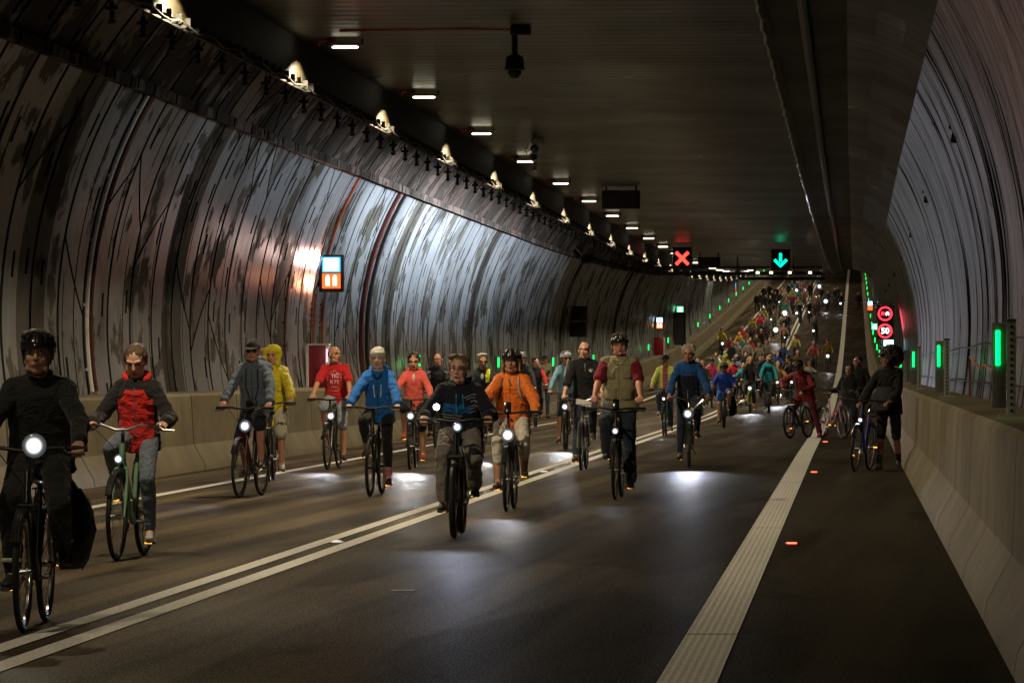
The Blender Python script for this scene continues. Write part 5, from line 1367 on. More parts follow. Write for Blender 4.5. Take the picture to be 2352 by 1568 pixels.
m = MB(); m.tube([(-.17, BARY-.02, 1.17), (-.17, BARY+.05, 1.17)], .022, 10); m.tube([(-.17, BARY+.02, 1.16), (-.18, BARY+.03, 1.06)], .008, 6); m.build('housing', BLK, t)
m = MB(); m.ell((-.17, BARY-.025, 1.17), (.028, .012, .028)); m.build('lens', glow('led_lens', (.93, .97, 1), 30), t)

# 10 grey-haired rider with neon panel
i10 = ride('j', 1103, 1054, 812, 1110, lean=15, ph=2.0, lod=1, blabel='bicycle with a bright lamp seen between the black hoodie and the orange jacket', light=lt(.82, .02, 160, (.97, .99, 1), .05),
    sp=dict(hyaw=.25, label='white-haired man in dark jacket with a neon yellow shoulder panel, behind the front centre rider', top=dict(col=(.02, .025, .035), col2=(.70, .72, .05), rule=lambda p, tq, x, y, arm: (.06 < x < .13 and tq > .62) , t=.022), bot=dict(col=K), hair='short', haircol=(.55, .50, .42), brow=(.3, .28, .25), skin=(.40, .21, .15), specs='clear', hpitch=.2))
decal_blob(i10, 0, .86, .026, .055, (.35, .42, .42), 'undershirt')

# 11 orange jacket
i11 = ride('k', 1163, 1175, 804, 1180, lean=10, ph=.4, lod=0, blabel='grey bicycle with a very bright lamp under the woman in the orange jacket', light=lt(.81, .01, 55, (.95, .98, 1), .058), bk=dict(col=(.06, .07, .07), phone=True),
    sp=dict(twist=-.1, hyaw=-.1, label='woman in orange rain jacket, white knee trousers, glasses and a black and silver helmet', fem=1, bulk=1.12, top=dict(col=(.88, .20, .022), t=.026, fold=.009, hem=.20, rough=.6, loose=1.07), bot=dict(col=(.62, .58, .52), len=.76, t=.014), hair='long', haircol=(.40, .30, .18), head=('helmet', (.015, .015, .018), (.5, .5, .5)), specs='clear', skin=TAN, shoe=(.06, .035, .02)))
for s in (-1, 1): decal_line(i11, [(s*.085, .97), (s*.10, .7), (s*.13, .45)], .012, (.02, .02, .025) if s < 0 else (.35, .42, .42), 'backpack_strap')
decal_line(i11, [(0, .92), (0, .4), (0, -.1)], .004, (.5, .08, .01), 'zip'); decal_line(i11, [(-.11, .62), (-.02, .61)], .003, (.3, .05, .01), 'seam'); decal_line(i11, [(.03, .61), (.11, .62)], .003, (.3, .05, .01), 'seam')
decal_line(i11, [(-.012, .94), (.012, .82)], .010, (.02, .02, .02), 'collar_flap')

# 12 helmet and dark jacket behind orange
ride('l', 1196, 1015, 801, 1200, lean=10, ph=.4, lod=1, blabel='bicycle almost hidden behind the woman in the orange jacket', T=1.84,
    sp=dict(label='rider in a black and white helmet half hidden behind the woman in orange', top=dict(col=(.03, .03, .03)), bot=dict(col=K), hair='short', haircol=(.4, .32, .15), head=('helmet', (.5, .5, .5), (.02, .02, .02)), skin=SK))
i12 = ride('m', 1228, 981, 822, 1232, lean=10, ph=.4, lod=1, blabel='dark bicycle right behind the shoulder of the orange jacket, near the left edge line',
    sp=dict(hyaw=.5, label='rider in black waistcoat with red sleeves and sunglasses on the head, beyond the orange jacket', top=dict(col=(.02, .02, .022), col2=(.6, .03, .03), rule=lambda p, tq, x, y, arm: arm), bot=dict(col=K), hair='short', haircol=(.06, .04, .03), specs='dark', specs_up=True, skin=TAN))
# 13 standing man with folded arms
def walker(label, px, py, hy, rz, sp, lod=1, d=None, feet=None, T=None):
    X, dd = on_road(px, py); T = T or crown(X, dd, hy); T = max(1.45, min(1.95, T)); k = T/1.78
    hip = V((0, 0, .96*k)); a = R(sp.pop('lean', 3)); neck = hip+V((0, -math.sin(a), math.cos(a)))*.52*k
    p = dict(hip=hip, neck=neck, hand=[V((-.27, -.02, .80*k)), V((.27, -.02, .80*k))], ankle=[V((-.10, .04, .095)), V((.10, -.02, .095))], handpose={s: (V((0, -.1, -1)), V((s, -.2, 0)), V((0, 1, 0)), .35) for s in (-1, 1)}, scale=1.0, foot={s: (s*.2, -1, -.02) for s in (-1, 1)})
    p.update(sp); i = make_person(label, W(X, dd), rz, p, lod=lod); i['loc'] = W(X, dd); i['rz'] = rz; return i
walker('man in khaki waistcoat and black cap standing with folded arms by the left barrier', 1250, 966, 812, .2, dict(hand=[V((.13, -.24, 1.20)), V((-.13, -.26, 1.17))], elb={s: V((s, .1, -.6)) for s in (-1, 1)}, handpose={-1: (V((1, -.1, .1)), V((0, -1, .1)), V((0, 0, -1)), .5), 1: (V((-1, -.1, .1)), V((0, -1, .1)), V((0, 0, -1)), .5)}, top=dict(name='shirt', col=(.02, .02, .02), sleeve=.7), vest=dict(col=(.30, .27, .16)), bot=dict(col=DENIM, denim=True), hair='buzz', haircol=(.05, .04, .03), head=('cap', K), skin=TAN, bulk=1.1))

# 14 light blue shirt
ride('n', 1297, 1033, 806, 1302, lean=16, ph=1.2, lod=1, blabel='bicycle with a round white lamp under the rider in the light blue shirt', light=lt(.80, 0, 220, (.97, .99, 1), .05),
    sp=dict(hyaw=.4, label='rider in light blue shirt, dark glasses and a white and blue helmet', top=dict(name='shirt', col=(.20, .42, .58), t=.014), bot=dict(col=(.02, .03, .04), len=.52), hair='short', haircol=(.2, .16, .12), head=('helmet', (.62, .68, .75), (.02, .04, .12)), specs='dark', skin=TAN, shoe=K))

# 15 black three-striped shirt
i15 = ride('o', 1335, 1080, 785, 1346, lean=9, ph=1.6, lod=0, blabel='silver bicycle with a front basket under the old man in the black striped top', bk=dict(col=(.25, .26, .27), basket=True), bars='swept',
    sp=dict(hyaw=-.12, twist=.1, label='white-haired man in black top with three white stripes down the sleeves', bulk=1.08, top=dict(name='shirt', col=(.012, .012, .014), sleeve=.62, zip=(.5, .5, .5), zipr=(.72, .95), t=.02), bot=dict(col=DENIM, denim=True, t=.016), hair='bald', haircol=(.62, .58, .54), brow=(.45, .4, .38), skin=(.62, .35, .27), shoe=(.05, .05, .05)))
for s in (-1, 1):
    for q in (-1, 0, 1):
        m = MB(); A, B = i15['SH'][s], i15['EL'][s]; ax_ = (B-A).normalized(); o_ = V((s, 0, 0)); o_ = (o_-ax_*o_.dot(ax_)).normalized(); sd_ = ax_.cross(o_)
        pts = [A.lerp(B, t_)+(o_*math.cos(q*.30-.25*s)+sd_*math.sin(q*.30-.5))*(.0815-.012*t_) for t_ in (-.12, .1, .3, .5, .7, .9)]
        m.tube(pts, .0055, 5); m.build('stripe', TW, i15['top'])
def trefoil(info, x, tq, s):
    for dx, dz, a in ((0, .55, 90), (-.5, .30, 145), (.5, .30, 35)):
        vs = []; c_, sn = math.cos(R(a)), math.sin(R(a))
        for k in range(10):
            u = .5*math.cos(2*math.pi*k/10); v = .30*math.sin(2*math.pi*k/10); vs.append(on_cloth(info, x+(dx*.7+u*c_-v*sn)*s, tq+(dz+u*sn+v*c_)*s/info['L'], out=.004))
        m = MB(); m.add(vs, [tuple(range(10))[::-1]]); m.build('emblem', TW, info['top'], False)
    for q in (-.05, -.22, -.39): decal_line(info, [(x-.35*s, tq+q*s/info['L']), (x+.35*s, tq+q*s/info['L'])], .0035, None, 'emblem', TW, 3)
trefoil(i15, .085, .74, .042)
t = thing('paper_bag', 'white paper lying on the basket of the silver bicycle', 'paper', i15['loc'], i15['rz'])
m = MB(); m.box((.04, BARY-.17, 1.0), (.24, .2, .012), Matrix.Rotation(R(24), 3, 'X') @ Matrix.Rotation(R(12), 3, 'Y'), .004); m.build('sheet', plain('paper', (.55, .53, .5), .8), t)

# 16 khaki waistcoat
i16 = ride('p', 1412, 1147, 768, 1427, lean=4, ph=-1.6, lod=0, blabel='black city bicycle with a small low lamp under the heavy man in the khaki waistcoat', light=lt(.79, 0, 8, (.95, .98, 1), .032), bk=dict(phone=True, bottle=(.05, .35, .4)),
    sp=dict(hyaw=.15, hpitch=-.05, label='heavy man in khaki pocket waistcoat over a burgundy shirt, glasses and a striped helmet', bulk=1.3, top=dict(name='shirt', col=(.26, .012, .03), sleeve=.44, t=.014, belly=.05, hem=.06), vest=dict(col=(.40, .37, .23)), bot=dict(col=(.035, .05, .08), denim=True, t=.03, cuff=.062, fold=.01), hair='short', haircol=(.1, .08, .06), head=('helmet', (.02, .02, .022), (.62, .60, .52)), specs='clear', skin=(.55, .27, .2), shoe=(.02, .02, .02), fat=1.16, headoff=(0, -.03, -.005)))
i16v = dict(i16); i16v['top'] = [o for o in i16['root'].children if o.name.startswith('vest')][0]; i16v.pop('bvh', None)
PK = fabric((.34, .31, .19), 'pocket_cloth')
for s in (-1, 1):
    for tq, w_, h_ in ((.66, .05, .045), (.25, .07, .065)):
        vs = []; x0 = s*.10
        for ix in range(4):
            for iz in range(4): vs.append(on_cloth(i16v, x0+(ix/3-.5)*2*w_, tq+(iz/3-.5)*2*h_/i16['L'], out=.016))
        m = MB(); m.add(vs, [(a*4+b_, (a+1)*4+b_, (a+1)*4+b_+1, a*4+b_+1) for a in range(3) for b_ in range(3)]); o = m.build('pocket', PK, i16v['top'])
        sd = o.modifiers.new('t', 'SOLIDIFY'); sd.thickness = .012
decal_line(i16v, [(0, .84), (0, .3), (0, -.12)], .005, (.2, .18, .1), 'zip')
for s in (-1, 1): decal_line(i16v, [(s*.075, .99), (s*.05, .93), (s*.012, .86)], .014, None, 'lapel', fabric((.36, .33, .2)))

# 17 neon yellow
i17 = ride('q', 1524, 1001, 815, 1530, lean=9, ph=-1.6, lod=1, blabel='bicycle with a handlebar bag and a small round lamp under the rider in neon yellow', light=lt(.83, 0, 12, (.85, .92, 1), .035), bk=dict(basket=True),
    sp=dict(hyaw=-.5, hpitch=.3, label='rider in neon yellow jacket open over a checked shirt with a black cap', top=dict(col=(.62, .70, .12), col2=(.35, .06, .10), rule=lambda p, tq, x, y, arm: (not arm) and abs(x) < .055, t=.02), bot=dict(col=DENIM, denim=True), hair='buzz', haircol=(.1, .07, .04), head=('cap', K), skin=(.34, .18, .12), shoe=(.3, .3, .3)))
for q in range(5): decal_line(i17, [(-.045, .2+.14*q), (.045, .2+.14*q)], .004, (.6, .5, .5), 'check')
# 18 blue jacket, white curls
i18 = ride('r', 1583, 1074, 790, 1580, lean=17, ph=1.6, lod=0, blabel='bicycle with a glaring blue-white lamp under the white-haired man in the blue jacket', light=lt(.82, -.02, 330, (.80, .88, 1), .06), bk=dict(stand=True, rack=True), bars='swept',
    sp=dict(hyaw=-.15, twist=-.08, label='man with thick grey-white hair in a blue jacket with rolled sleeves', bulk=1.06, top=dict(col=(.014, .085, .28), col2=(.012, .014, .025), rule=lambda p, tq, x, y, arm: (not arm) and tq < .70 and abs(x) < .12, sleeve=.80, hood=False, zip=(.5, .5, .5), zipr=(-.05, .3), t=.024), bot=dict(col=(.016, .022, .05), denim=True, t=.014), hair='curly', haircol=(.38, .34, .28), brow=(.12, .10, .09), skin=(.34, .18, .125), shoe=K, headoff=(0, -.06, -.01), hpitch=.12))
# 19 kid in blue
i19 = ride('s', 1662, 983, 824, 1664, lean=22, ph=1.6, lod=1, blabel='small black mountain bicycle with a side bag under the child in the blue jacket', bk=dict(kind='mtb', guards=False), T=1.66,
    sp=dict(label='youngster in royal blue jacket and black helmet with head bowed, legs bare', top=dict(col=(.01, .05, .36), t=.028, loose=1.05), bot=dict(col=(.02, .12, .4), len=.4), hair='short', haircol=(.05, .03, .02), head=('helmet', (.012, .012, .014), (.04, .04, .04)), visor=True, hpitch=.6, skin=TAN, shoe=K, shut=1))
m = MB(); m.loft([((.17, WB-.02, .30), (.07, 0, 0), (0, .10, 0)), ((.2, WB, .38), (.11, 0, 0), (0, .16, 0)), ((.2, WB, .62), (.12, 0, 0), (0, .17, 0)), ((.17, WB, .82), (.08, 0, 0), (0, .12, 0))], 16, 2.6); me = m.mesh('bag', [fabric((.012, .012, .013))]); crumple(me, .018, 9, 4)
t = thing('pannier_bag', 'black side bag on the small bicycle of the child in the blue jacket', 'bag', i19['loc'], i19['rz']); link('bag', me, t)
m = MB(); m.tube([(.08, WB, .75), (.18, WB, .87), (.26, WB, .78)], .008, 5); m.build('strap', BLK, t)
# 20..23
ride('t', 1722, 949, 818, 1724, lean=12, ph=-1.2, lod=1, blabel='bicycle with a starry bright lamp and yellow-green fork under the long-haired blonde', light=lt(.82, 0, 240, (.95, .97, 1), .062), bk=dict(fcol=(.35, .45, .02)),
    sp=dict(hyaw=.15, label='woman with long loose blond hair in a black jacket', fem=1, top=dict(col=(.012, .012, .012), t=.026), bot=dict(col=(.03, .045, .07), len=.86, denim=True), hair='longloose', haircol=(.55, .42, .22), brow=(.2, .15, .08), skin=(.5, .29, .2), shoe=K))
i21 = ride('u', 1765, 949, 815, 1767, lean=14, ph=2.0, lod=1, blabel='black mountain bicycle without a lamp under the rider in turquoise', bk=dict(kind='mtb', guards=False),
    sp=dict(label='rider in turquoise jacket with dark chest and a beige cap, white shoes', top=dict(col=(.012, .34, .45), col2=(.012, .02, .03), rule=lambda p, tq, x, y, arm: (not arm) and .55 < tq < .86, t=.026, hood=True), bot=dict(col=(.03, .035, .05), denim=True), hair='buzz', haircol=(.05, .03, .02), head=('cap', (.45, .40, .30)), skin=(.28, .15, .1), shoe=(.6, .58, .55), hpitch=.2))
ride('v', 1698, 931, 826, 1700, rz=-.25, lean=26, ph=.4, lod=1, blabel='bicycle partly hidden left of the long-haired blonde',
    sp=dict(label='rider bent forward in a turquoise jacket, just left of the long-haired blonde', top=dict(col=(.012, .36, .47), t=.026), bot=dict(col=(.35, .34, .33)), hair='short', haircol=(.05, .03, .02), skin=SK, shoe=(.3, .2, .15)), T=1.62)
ride('w', 1787, 931, 829, 1788, lean=10, ph=.4, lod=1, blabel='bicycle with a bright blue-white lamp right of the rider in turquoise', light=lt(.86, -.03, 200, (.88, .93, 1), .058),
    sp=dict(hyaw=.4, label='grey-haired man in tan brown jacket right of the rider in turquoise', top=dict(col=(.36, .19, .08), t=.02), bot=dict(col=(.1, .06, .04)), hair='bald', haircol=(.4, .35, .3), skin=TAN))
ride('x', 1815, 926, 823, 1816, lean=12, ph=1.2, lod=1, blabel='bicycle with a bluish lamp just left of the person in the red rain suit', light=lt(.80, .05, 120, (.85, .9, 1), .05),
    sp=dict(label='rider in black leather jacket and dark cap left of the red rain suit', top=dict(col=(.014, .015, .016), rough=.45), bot=dict(col=K), hair='buzz', haircol=(.05, .03, .02), head=('cap', K), skin=TAN))
ride('y', 1612, 956, 827, 1614, lean=12, ph=.4, lod=1, blabel='bicycle behind the right arm of the white-haired man in the blue jacket',
    sp=dict(label='pink-faced man with white hair in a dark green jacket behind the blue jacket', top=dict(col=(.035, .05, .025)), bot=dict(col=K), hair='buzz', haircol=(.6, .56, .5), brow=(.4, .35, .3), skin=(.55, .26, .2), shoe=(.05, .03, .02)))
ride('y2', 1858, 915, 835, 1860, lean=8, ph=1.2, lod=1, blabel='bicycle with a faint blue lamp under the long-haired woman in the white jacket', light=lt(.95, .02, 10, (.7, .8, 1), .03),
    sp=dict(label='woman with long auburn hair in a white jacket riding behind the red rain suit', fem=1, top=dict(col=(.48, .46, .38)), bot=dict(col=DENIM), hair='long', haircol=(.16, .05, .02), skin=SK))

# ------------------------------------------------------------------ the group stopped on the right shoulder
X, d = on_road(1815, 1007); bl = W(X, d)
bicycle(bl, -.36, 'black mountain bicycle stopped askew beside the wide line, under the red rain suit', kind='mtb', guards=False, col=(.02, .02, .02), phase=.4, lod=1, rim=BLK, tilt=R(-4))
sp = dict(hip=V((.09, .66, .96)), neck=V((.04, .50, 1.42)), hand=[V((-.27, .32, 1.07)), V((.16, .30, 1.02))], ankle=[V((-.17, .52, .20)), V((.44, .66, .10))], htwist=.1, twist=.15,
    top=dict(col=(.17, .004, .010), t=.028, loose=1.1, hem=.14, fold=.01, rough=.55, zip=(.15, .01, .01)), bot=dict(col=(.09, .003, .008), t=.02), hair='short', haircol=(.03, .02, .02), head=('helmet', (.012, .012, .014), (.03, .03, .035)), visor=True, hpitch=.75, hyaw=-.25, headoff=(0, -.07, -.02), skin=(.28, .15, .10), shoe=(.35, .03, .03), shut=1, bulk=1.08, elb={-1: V((-1, .2, -.3)), 1: V((1, .1, -.4))})
i24 = make_person('person in dark red rain suit and black helmet standing astride a mountain bicycle, head bowed', bl, -.36, sp, lod=0)
for s in (-1, 1): decal_line(i24, [(s*.09, .97), (s*.11, .55), (s*.13, .3)], .014, (.01, .03, .03), 'backpack_strap')
X, d = on_road(1936, 1008); bl = W(X, d)
bicycle(bl, .44, 'pink step-through bicycle turned sideways on the right shoulder, held by the dark-clad person', kind='step', bars='swept', col=(.48, .25, .34), rack=True, phase=0, lod=1, tilt=R(3))
walker('person in dark grey coat holding the pink bicycle on the right shoulder', 1952, 1004, 838, -.15, dict(hand=[V((-.42, -.12, 1.02)), V((.22, -.28, 1.04))], top=dict(col=(.014, .014, .017), t=.03, loose=1.1, hem=.2), bot=dict(col=(.015, .015, .02)), hair='short', haircol=(.03, .02, .02), skin=(.28, .15, .10), shoe=K, hyaw=-.2), T=1.60)
walker('tall man in black standing behind the dark grey coat, his face in shadow', 1972, 990, 815, -.3, dict(hand=[V((-.25, -.15, 1.0)), V((.25, -.1, .95))], top=dict(col=(.012, .012, .013), t=.03, bulk=1.1), bot=dict(col=(.012, .012, .014)), hair='buzz', haircol=(.03, .02, .02), skin=(.24, .12, .08), bulk=1.15, hyaw=-.7))
X, d = on_road(1963, 1083); bl = W(X, d)
bicycle(bl, -.2, 'blue trekking bicycle with white-edged tyres pushed by the curly-haired walker', col=(.01, .02, .22), phase=.4, lod=0, light=lt(.76, .02, 3, (.85, .9, 1), .03), rack=True, tilt=R(4), bars='flat')
i26 = walker('walker with a big round mop of dark curls pushing a blue bicycle', 2042, 1080, 801, -.22, dict(lean=4, hand=[V((-.34, -.32, 1.0)), V((.10, -.36, 1.02))], ankle=[V((-.13, -.10, .10)), V((.10, .22, .14))], knee={-1: V((-.1, -1, .1)), 1: V((.1, -1, .1))}, handpose={-1: (V((-.4, -.9, -.2)), V((0, -.2, 1)), V((-.5, .4, 0)), .9), 1: (V((-.6, -.8, -.2)), V((0, -.2, 1)), V((.5, -.4, 0)), .9)},
    top=dict(name='jumper', col=(.012, .012, .013), t=.032, loose=1.1, hem=.14, sleeve=.85, fold=.01), bot=dict(col=(.010, .010, .012), len=.52, t=.03, flare=.03), hair='afro', haircol=(.022, .013, .009), skin=(.26, .13, .085), shoe=(.16, .15, .14), hyaw=-1.0, sock=(.05, .05, .05)), lod=0)
t = thing('shoulder_bag', 'dark grey bag under the arm of the curly-haired walker', 'bag', i26['loc'], i26['rz'])
m = MB(); m.loft([((-.10, -.235, .86), (.10, 0, 0), (0, .03, 0)), ((-.08, -.24, .90), (.15, 0, 0), (0, .06, 0)), ((-.05, -.235, 1.12), (.16, 0, 0), (0, .06, 0)), ((.0, -.22, 1.24), (.12, 0, 0), (0, .03, 0))], 16, 2.6); m.build('pouch', fabric((.045, .045, .05)), t)
m = MB(); m.tube([(-.18, -.2, 1.1), (-.12, -.16, 1.3), (.02, -.1, 1.49), (.12, .03, 1.51)], .012, 6); m.build('strap', BLK, t)
# =================================================================== THE CROWD BEHIND
def c4(x, y): return (2900+x/3.92)*.57422, (1100+y/3.92)*.57422
def c5(x, y): return (2700+x/1.844)*.57422, (1100+y/1.844)*.57422
def at_head(hx, hy, T):
    lo, hi = 138.0, 615.0
    def X_(d):
        X = 0.0
        for _ in range(3): X += (hx-proj(W(X, d, T))[0])*d/F
        return X
    for _ in range(36):
        m = (lo+hi)/2
        if proj(W(X_(m), m, T))[1] > hy: lo = m
        else: hi = m
    return X_(lo), lo
KEYS = {'f0': (.4, 10, 0), 'f1': (-1.6, 16, 0), 'f2': (1.6, 12, 0), 'f3': (2.8, 20, 0)}
rgc = random.Random(21)
def far(n, hx, hy, label, col, hat=None, light=None, T=1.74, walk=False, legs=None, fem=0, d=None, hairc=(.06, .04, .03), hairk=None):
    X, dd = at_head(hx, hy, T)
    if d: dd = d; X = 0.0; 
    if d:
        for _ in range(3): X += (hx-proj(W(X, dd, T))[0])*dd/F
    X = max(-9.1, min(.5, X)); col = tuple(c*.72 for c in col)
    key = 'f%d' % (n % 4) if not walk else 'w0'
    legs = legs or rgc.choice([(.015, .015, .02), (.03, .045, .08), (.03, .03, .03), (.08, .07, .06)])
    if walk: p = dict(hip=V((0, 0, .95)), neck=V((0, -.03, 1.46)), hand=[V((-.27, -.05, .82)), V((.27, -.05, .82))], ankle=[V((-.1, -.12, .1)), V((.1, .15, .12))])
    else: ph, ln, _ = KEYS[key]; p = rider_pose(1.76, ln, ph)
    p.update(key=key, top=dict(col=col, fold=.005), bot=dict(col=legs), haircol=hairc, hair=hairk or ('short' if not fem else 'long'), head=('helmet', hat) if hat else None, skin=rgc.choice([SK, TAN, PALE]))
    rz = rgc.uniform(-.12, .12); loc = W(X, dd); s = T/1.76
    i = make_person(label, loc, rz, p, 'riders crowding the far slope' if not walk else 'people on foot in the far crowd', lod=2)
    i['root'].scale = (s, s, s)
    if not walk:
        b = bicycle(loc, rz, 'dark bicycle of the '+label, lod=2, col=rgc.choice([(.02, .02, .02), (.1, .1, .11), (.02, .03, .1), (.12, .02, .02)]), light=(light and (.85, light[0], light[1], light[2], light[3])), group='bicycles in the far crowd')
        if len(b['label'].split()) > 16: b['label'] = ' '.join(b['label'].split()[:16])
WL = (.97, .98, 1); OL = (1, .62, .38)
n = 0
P5 = [  # (c5 x, c5 y of the crown, T, label, colour, hat, light, d)
 (272, 602, 1.72, 'rider in pink jacket left of the bowed child', (.85, .08, .25), (.04, .02, .03), None, 163),
 (372, 580, 1.74, 'rider in neon vest with a bright yellow helmet', (.65, .75, .05), (.75, .9, .08), None, 183),
 (430, 604, 1.70, 'rider in crimson jacket beside the yellow helmet', (.6, .02, .06), (.05, .04, .05), None, 168),
 (460, 574, 1.72, 'rider in white and blue jacket behind the crimson one', (.35, .45, .7), (.45, .45, .5), None, 190),
 (305, 560, 1.74, 'rider in white shirt and sunglasses above the pink jacket', (.6, .58, .55), None, (.5, 0, WL, .03), 197),
 (148, 610, 1.74, 'dark rider glimpsed left of the white-haired man', (.03, .03, .03), None, None, 172),
 (350, 395, 1.76, 'rider in mustard yellow jacket alone near the left barrier', (.5, .4, .04), (.03, .03, .03), (-.0, 60, (.85, .9, 1), .09), None),
 (640, 592, 1.74, 'rider in navy jacket behind the blonde', (.03, .05, .14), None, (-.35, 0, WL, .05), 186),
 (710, 585, 1.74, 'rider hidden behind the beige cap', (.2, .15, .1), None, None, 192),
 (905, 555, 1.74, 'rider in brown top with white cap above the black helmet', (.25, .17, .05), (.55, .5, .45), None, 205),
 (820, 600, 1.74, 'rider in black left of the red rain suit', (.02, .02, .025), (.02, .02, .02), None, 178),
]
for x, y, T, lab, col, hat, li, d in P5:
    hx, hy = c5(x, y); far(n, hx, hy, lab, col, hat, li, T, d=d); n += 1
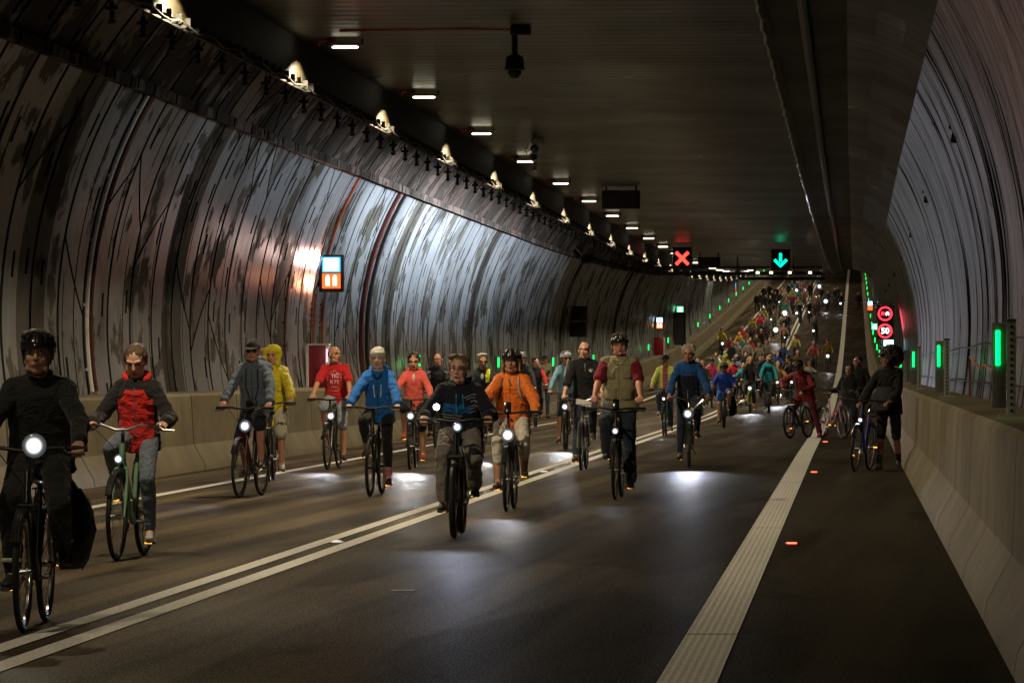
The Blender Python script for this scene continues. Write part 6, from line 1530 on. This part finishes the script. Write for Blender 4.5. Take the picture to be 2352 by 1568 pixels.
P4 = [
 (20, 1235, 'rider in lime jacket at the left of the pack', (.5, .6, .08), (.6, .7, .1), None),
 (825, 1205, 'rider in royal blue jacket with a white lamp at his side', (.02, .08, .42), None, (.3, 50, WL, .08)),
 (934, 1075, 'rider in faded blue jacket right of the royal blue one', (.05, .12, .32), None, None),
 (1105, 935, 'rider in pale yellow jacket and blue shorts on the double line', (.68, .58, .22), (.12, .05, .03), None),
 (1370, 1040, 'rider in black waistcoat with salmon pink sleeves and white cap', (.65, .16, .13), (.5, .48, .45), None),
 (1610, 1010, 'rider in mustard top behind an orange-white lamp', (.42, .24, .02), (.02, .02, .02), (0, 60, (1, .88, .78), .10)),
 (1420, 668, 'lone rider in dark camouflage in the middle of the right lane', (.05, .055, .05), (.02, .02, .02), (-.15, 40, (1, .85, .72), .09)),
 (935, 762, 'rider in pale pink jacket left of the double line', (.72, .38, .33), None, (.0, 20, (.6, .8, 1), .04)),
 (955, 650, 'rider in black right in front of the grey pair', (.02, .02, .02), None, None),
 (905, 605, 'rider in light grey with a white helmet', (.4, .39, .36), (.6, .6, .58), None),
 (990, 612, 'rider in navy beside the light grey one', (.03, .03, .05), None, None),
 (755, 580, 'rider in dull grey jacket above the dazzling lamp', (.25, .25, .24), (.3, .28, .26), None),
 (670, 655, 'rider in grey with a dazzling white lamp in the left lane', (.2, .2, .2), None, (.55, 90, WL, .19)),
 (620, 510, 'rider in yellow-green jacket with a white cap', (.5, .6, .06), (.55, .55, .5), (.5, 0, WL, .06)),
 (565, 560, 'rider in dusty rose above the red T-shirt rider', (.4, .25, .25), None, None),
 (548, 612, 'rider in a plain bright red T-shirt', (.8, .07, .07), None, None),
 (433, 660, 'rider in olive yellow T-shirt left of the red one', (.38, .36, .05), None, None),
 (278, 812, 'rider in coral red jacket with a white helmet', (.9, .08, .06), (.6, .58, .55), None),
 (235, 885, 'rider in golden yellow jacket below the coral red one', (.65, .42, .03), None, None),
 (570, 858, 'rider in dark purple with a tan cap', (.05, .02, .04), (.5, .4, .22), (-.8, 40, (.8, .85, 1), .07)),
 (480, 930, 'rider in dark olive in the thick of the pack', (.06, .06, .04), None, (.35, 0, WL, .05)),
 (342, 1022, 'woman rider in a white T-shirt', (.62, .52, .45), None, None),
 (512, 1065, 'woman rider in a cream shirt', (.55, .48, .38), None, None),
 (625, 1025, 'rider in grey-green T-shirt', (.32, .30, .24), None, None),
 (270, 980, 'rider in teal jacket in the pack', (.02, .28, .38), None, None),
 (390, 990, 'rider in dark red jacket behind the white T-shirt', (.32, .01, .03), None, None),
 (95, 975, 'rider in crimson coat at the left of the pack', (.36, .01, .05), None, None),
 (100, 1060, 'rider in charcoal grey below the crimson coat', (.05, .05, .05), None, None),
 (180, 1030, 'rider in greyish white jacket in the pack', (.4, .36, .33), None, None),
 (575, 1255, 'rider in dark jacket with a reddish bare head', (.03, .03, .05), None, (-.4, 0, WL, .07)),
 (325, 1200, 'rider with a round white lamp below the white T-shirt', (.05, .05, .06), None, (0, 40, WL, .08)),
 (1055, 215, 'rider in hi-vis yellow with a reflective band', (.6, .7, .06), None, None),
 (1060, 292, 'rider in magenta below the hi-vis yellow one', (.38, .03, .22), None, None),
 (1160, 228, 'rider in sea green jacket far up the slope', (.03, .30, .28), None, None),
 (1245, 225, 'rider in salmon T-shirt far up the slope', (.55, .15, .12), None, None),
 (1400, 305, 'rider in grey with a small orange lamp', (.28, .25, .2), None, (-.3, 20, OL, .10)),
 (1460, 322, 'rider in greyish pink near the double line', (.35, .25, .24), None, None),
 (1320, 405, 'rider all in black with a tiny white lamp', (.012, .012, .014), None, (0, 10, WL, .05)),
 (1185, 420, 'rider in black left of the all-black one', (.02, .02, .02), None, (-.3, 20, WL, .11)),
 (1145, 342, 'rider in beige left of the double line', (.4, .34, .2), None, None),
 (960, 340, 'rider in sandy beige far up the left lane', (.38, .32, .26), None, None),
 (870, 400, 'rider in bottle green far up the left lane', (.04, .14, .10), None, None),
 (945, 420, 'rider behind the most dazzling lamp of the slope', (.05, .25, .2), None, (-.05, 110, (1, 1, .96), .24)),
 (1605, 250, 'rider in navy with a starry violet-white lamp', (.03, .04, .10), None, (-.15, 90, (.88, .88, 1), .20)),
 (1530, 192, 'rider in black above the starry lamp', (.03, .03, .035), None, (-.6, 20, OL, .12)),
 (1720, 198, 'rider in dark grey at the top right of the slope', (.03, .03, .04), None, None),
 (1762, 185, 'rider in navy at the top right of the slope', (.02, .03, .10), None, None),
 (1830, 282, 'rider in black beside the wide line', (.02, .02, .025), None, (-.1, 40, WL, .10)),
 (1240, 92, 'rider with a round lamp near the crest', (.3, .1, .1), None, (.05, 30, WL, .15)),
 (1120, 95, 'rider with a round lamp left of the crest', (.1, .1, .15), None, (0, 30, WL, .15)),
 (1060, 100, 'rider in turquoise near the crest', (.03, .3, .35), None, None),
 (1180, 70, 'rider in white near the crest', (.5, .5, .48), None, None),
 (1000, 130, 'rider in dark blue near the crest', (.03, .05, .15), None, None),
 (1480, 40, 'rider with a lamp at the very top under the beam', (.1, .1, .12), None, (0, 40, WL, .2)),
 (890, 190, 'rider in tan far up the left lane', (.35, .24, .12), None, None),
 (940, 225, 'rider in white far up the left lane', (.5, .46, .38), None, None),
 (850, 260, 'rider in midnight blue far up the left lane', (.02, .03, .09), None, (0, 0, WL, .05)),
 (1350, 100, 'rider in brown near the crest, right of the lamps', (.12, .07, .04), None, None),
 (720, 330, 'rider in black with a yellow helmet', (.02, .02, .02), (.6, .6, .05), (-.6, 0, WL, .06)),
]
for x, y, lab, col, hat, li in P4:
    hx, hy = c4(x, y); far(n, hx, hy, lab, col, hat, li, fem=1 if ('woman' in lab or n % 5 == 2) else 0, hairc=rgc.choice([(.06, .04, .03), (.2, .13, .06), (.3, .28, .25), (.03, .02, .02)])); n += 1
WKS = [(610, 160, 'black coat, leftmost by the barrier'), (700, 132, 'black coat, tallest by the barrier'), (500, 275, 'dark coat nearest on the left barrier'), (560, 262, 'dark coat second on the left barrier'), (640, 300, 'dark jacket beside the barrier group'), (735, 232, 'dark jacket right of the barrier group'), (785, 250, 'grey-black coat right of the barrier group'), (800, 170, 'black jacket behind the barrier group'), (1335, 110, 'long dark coat on the double line near the crest')]
for x, y, l in WKS: hx, hy = c4(x, y); far(n, hx, hy, 'person on foot in a '+l, (.014, .013, .015), None, None, walk=True, legs=(.012, .012, .014)); n += 1
hx, hy = c4(2095, 262); far(n, hx, hy, 'person on foot in black, alone on the right shoulder up the slope', (.012, .012, .014), None, None, walk=True, legs=(.012, .012, .014))
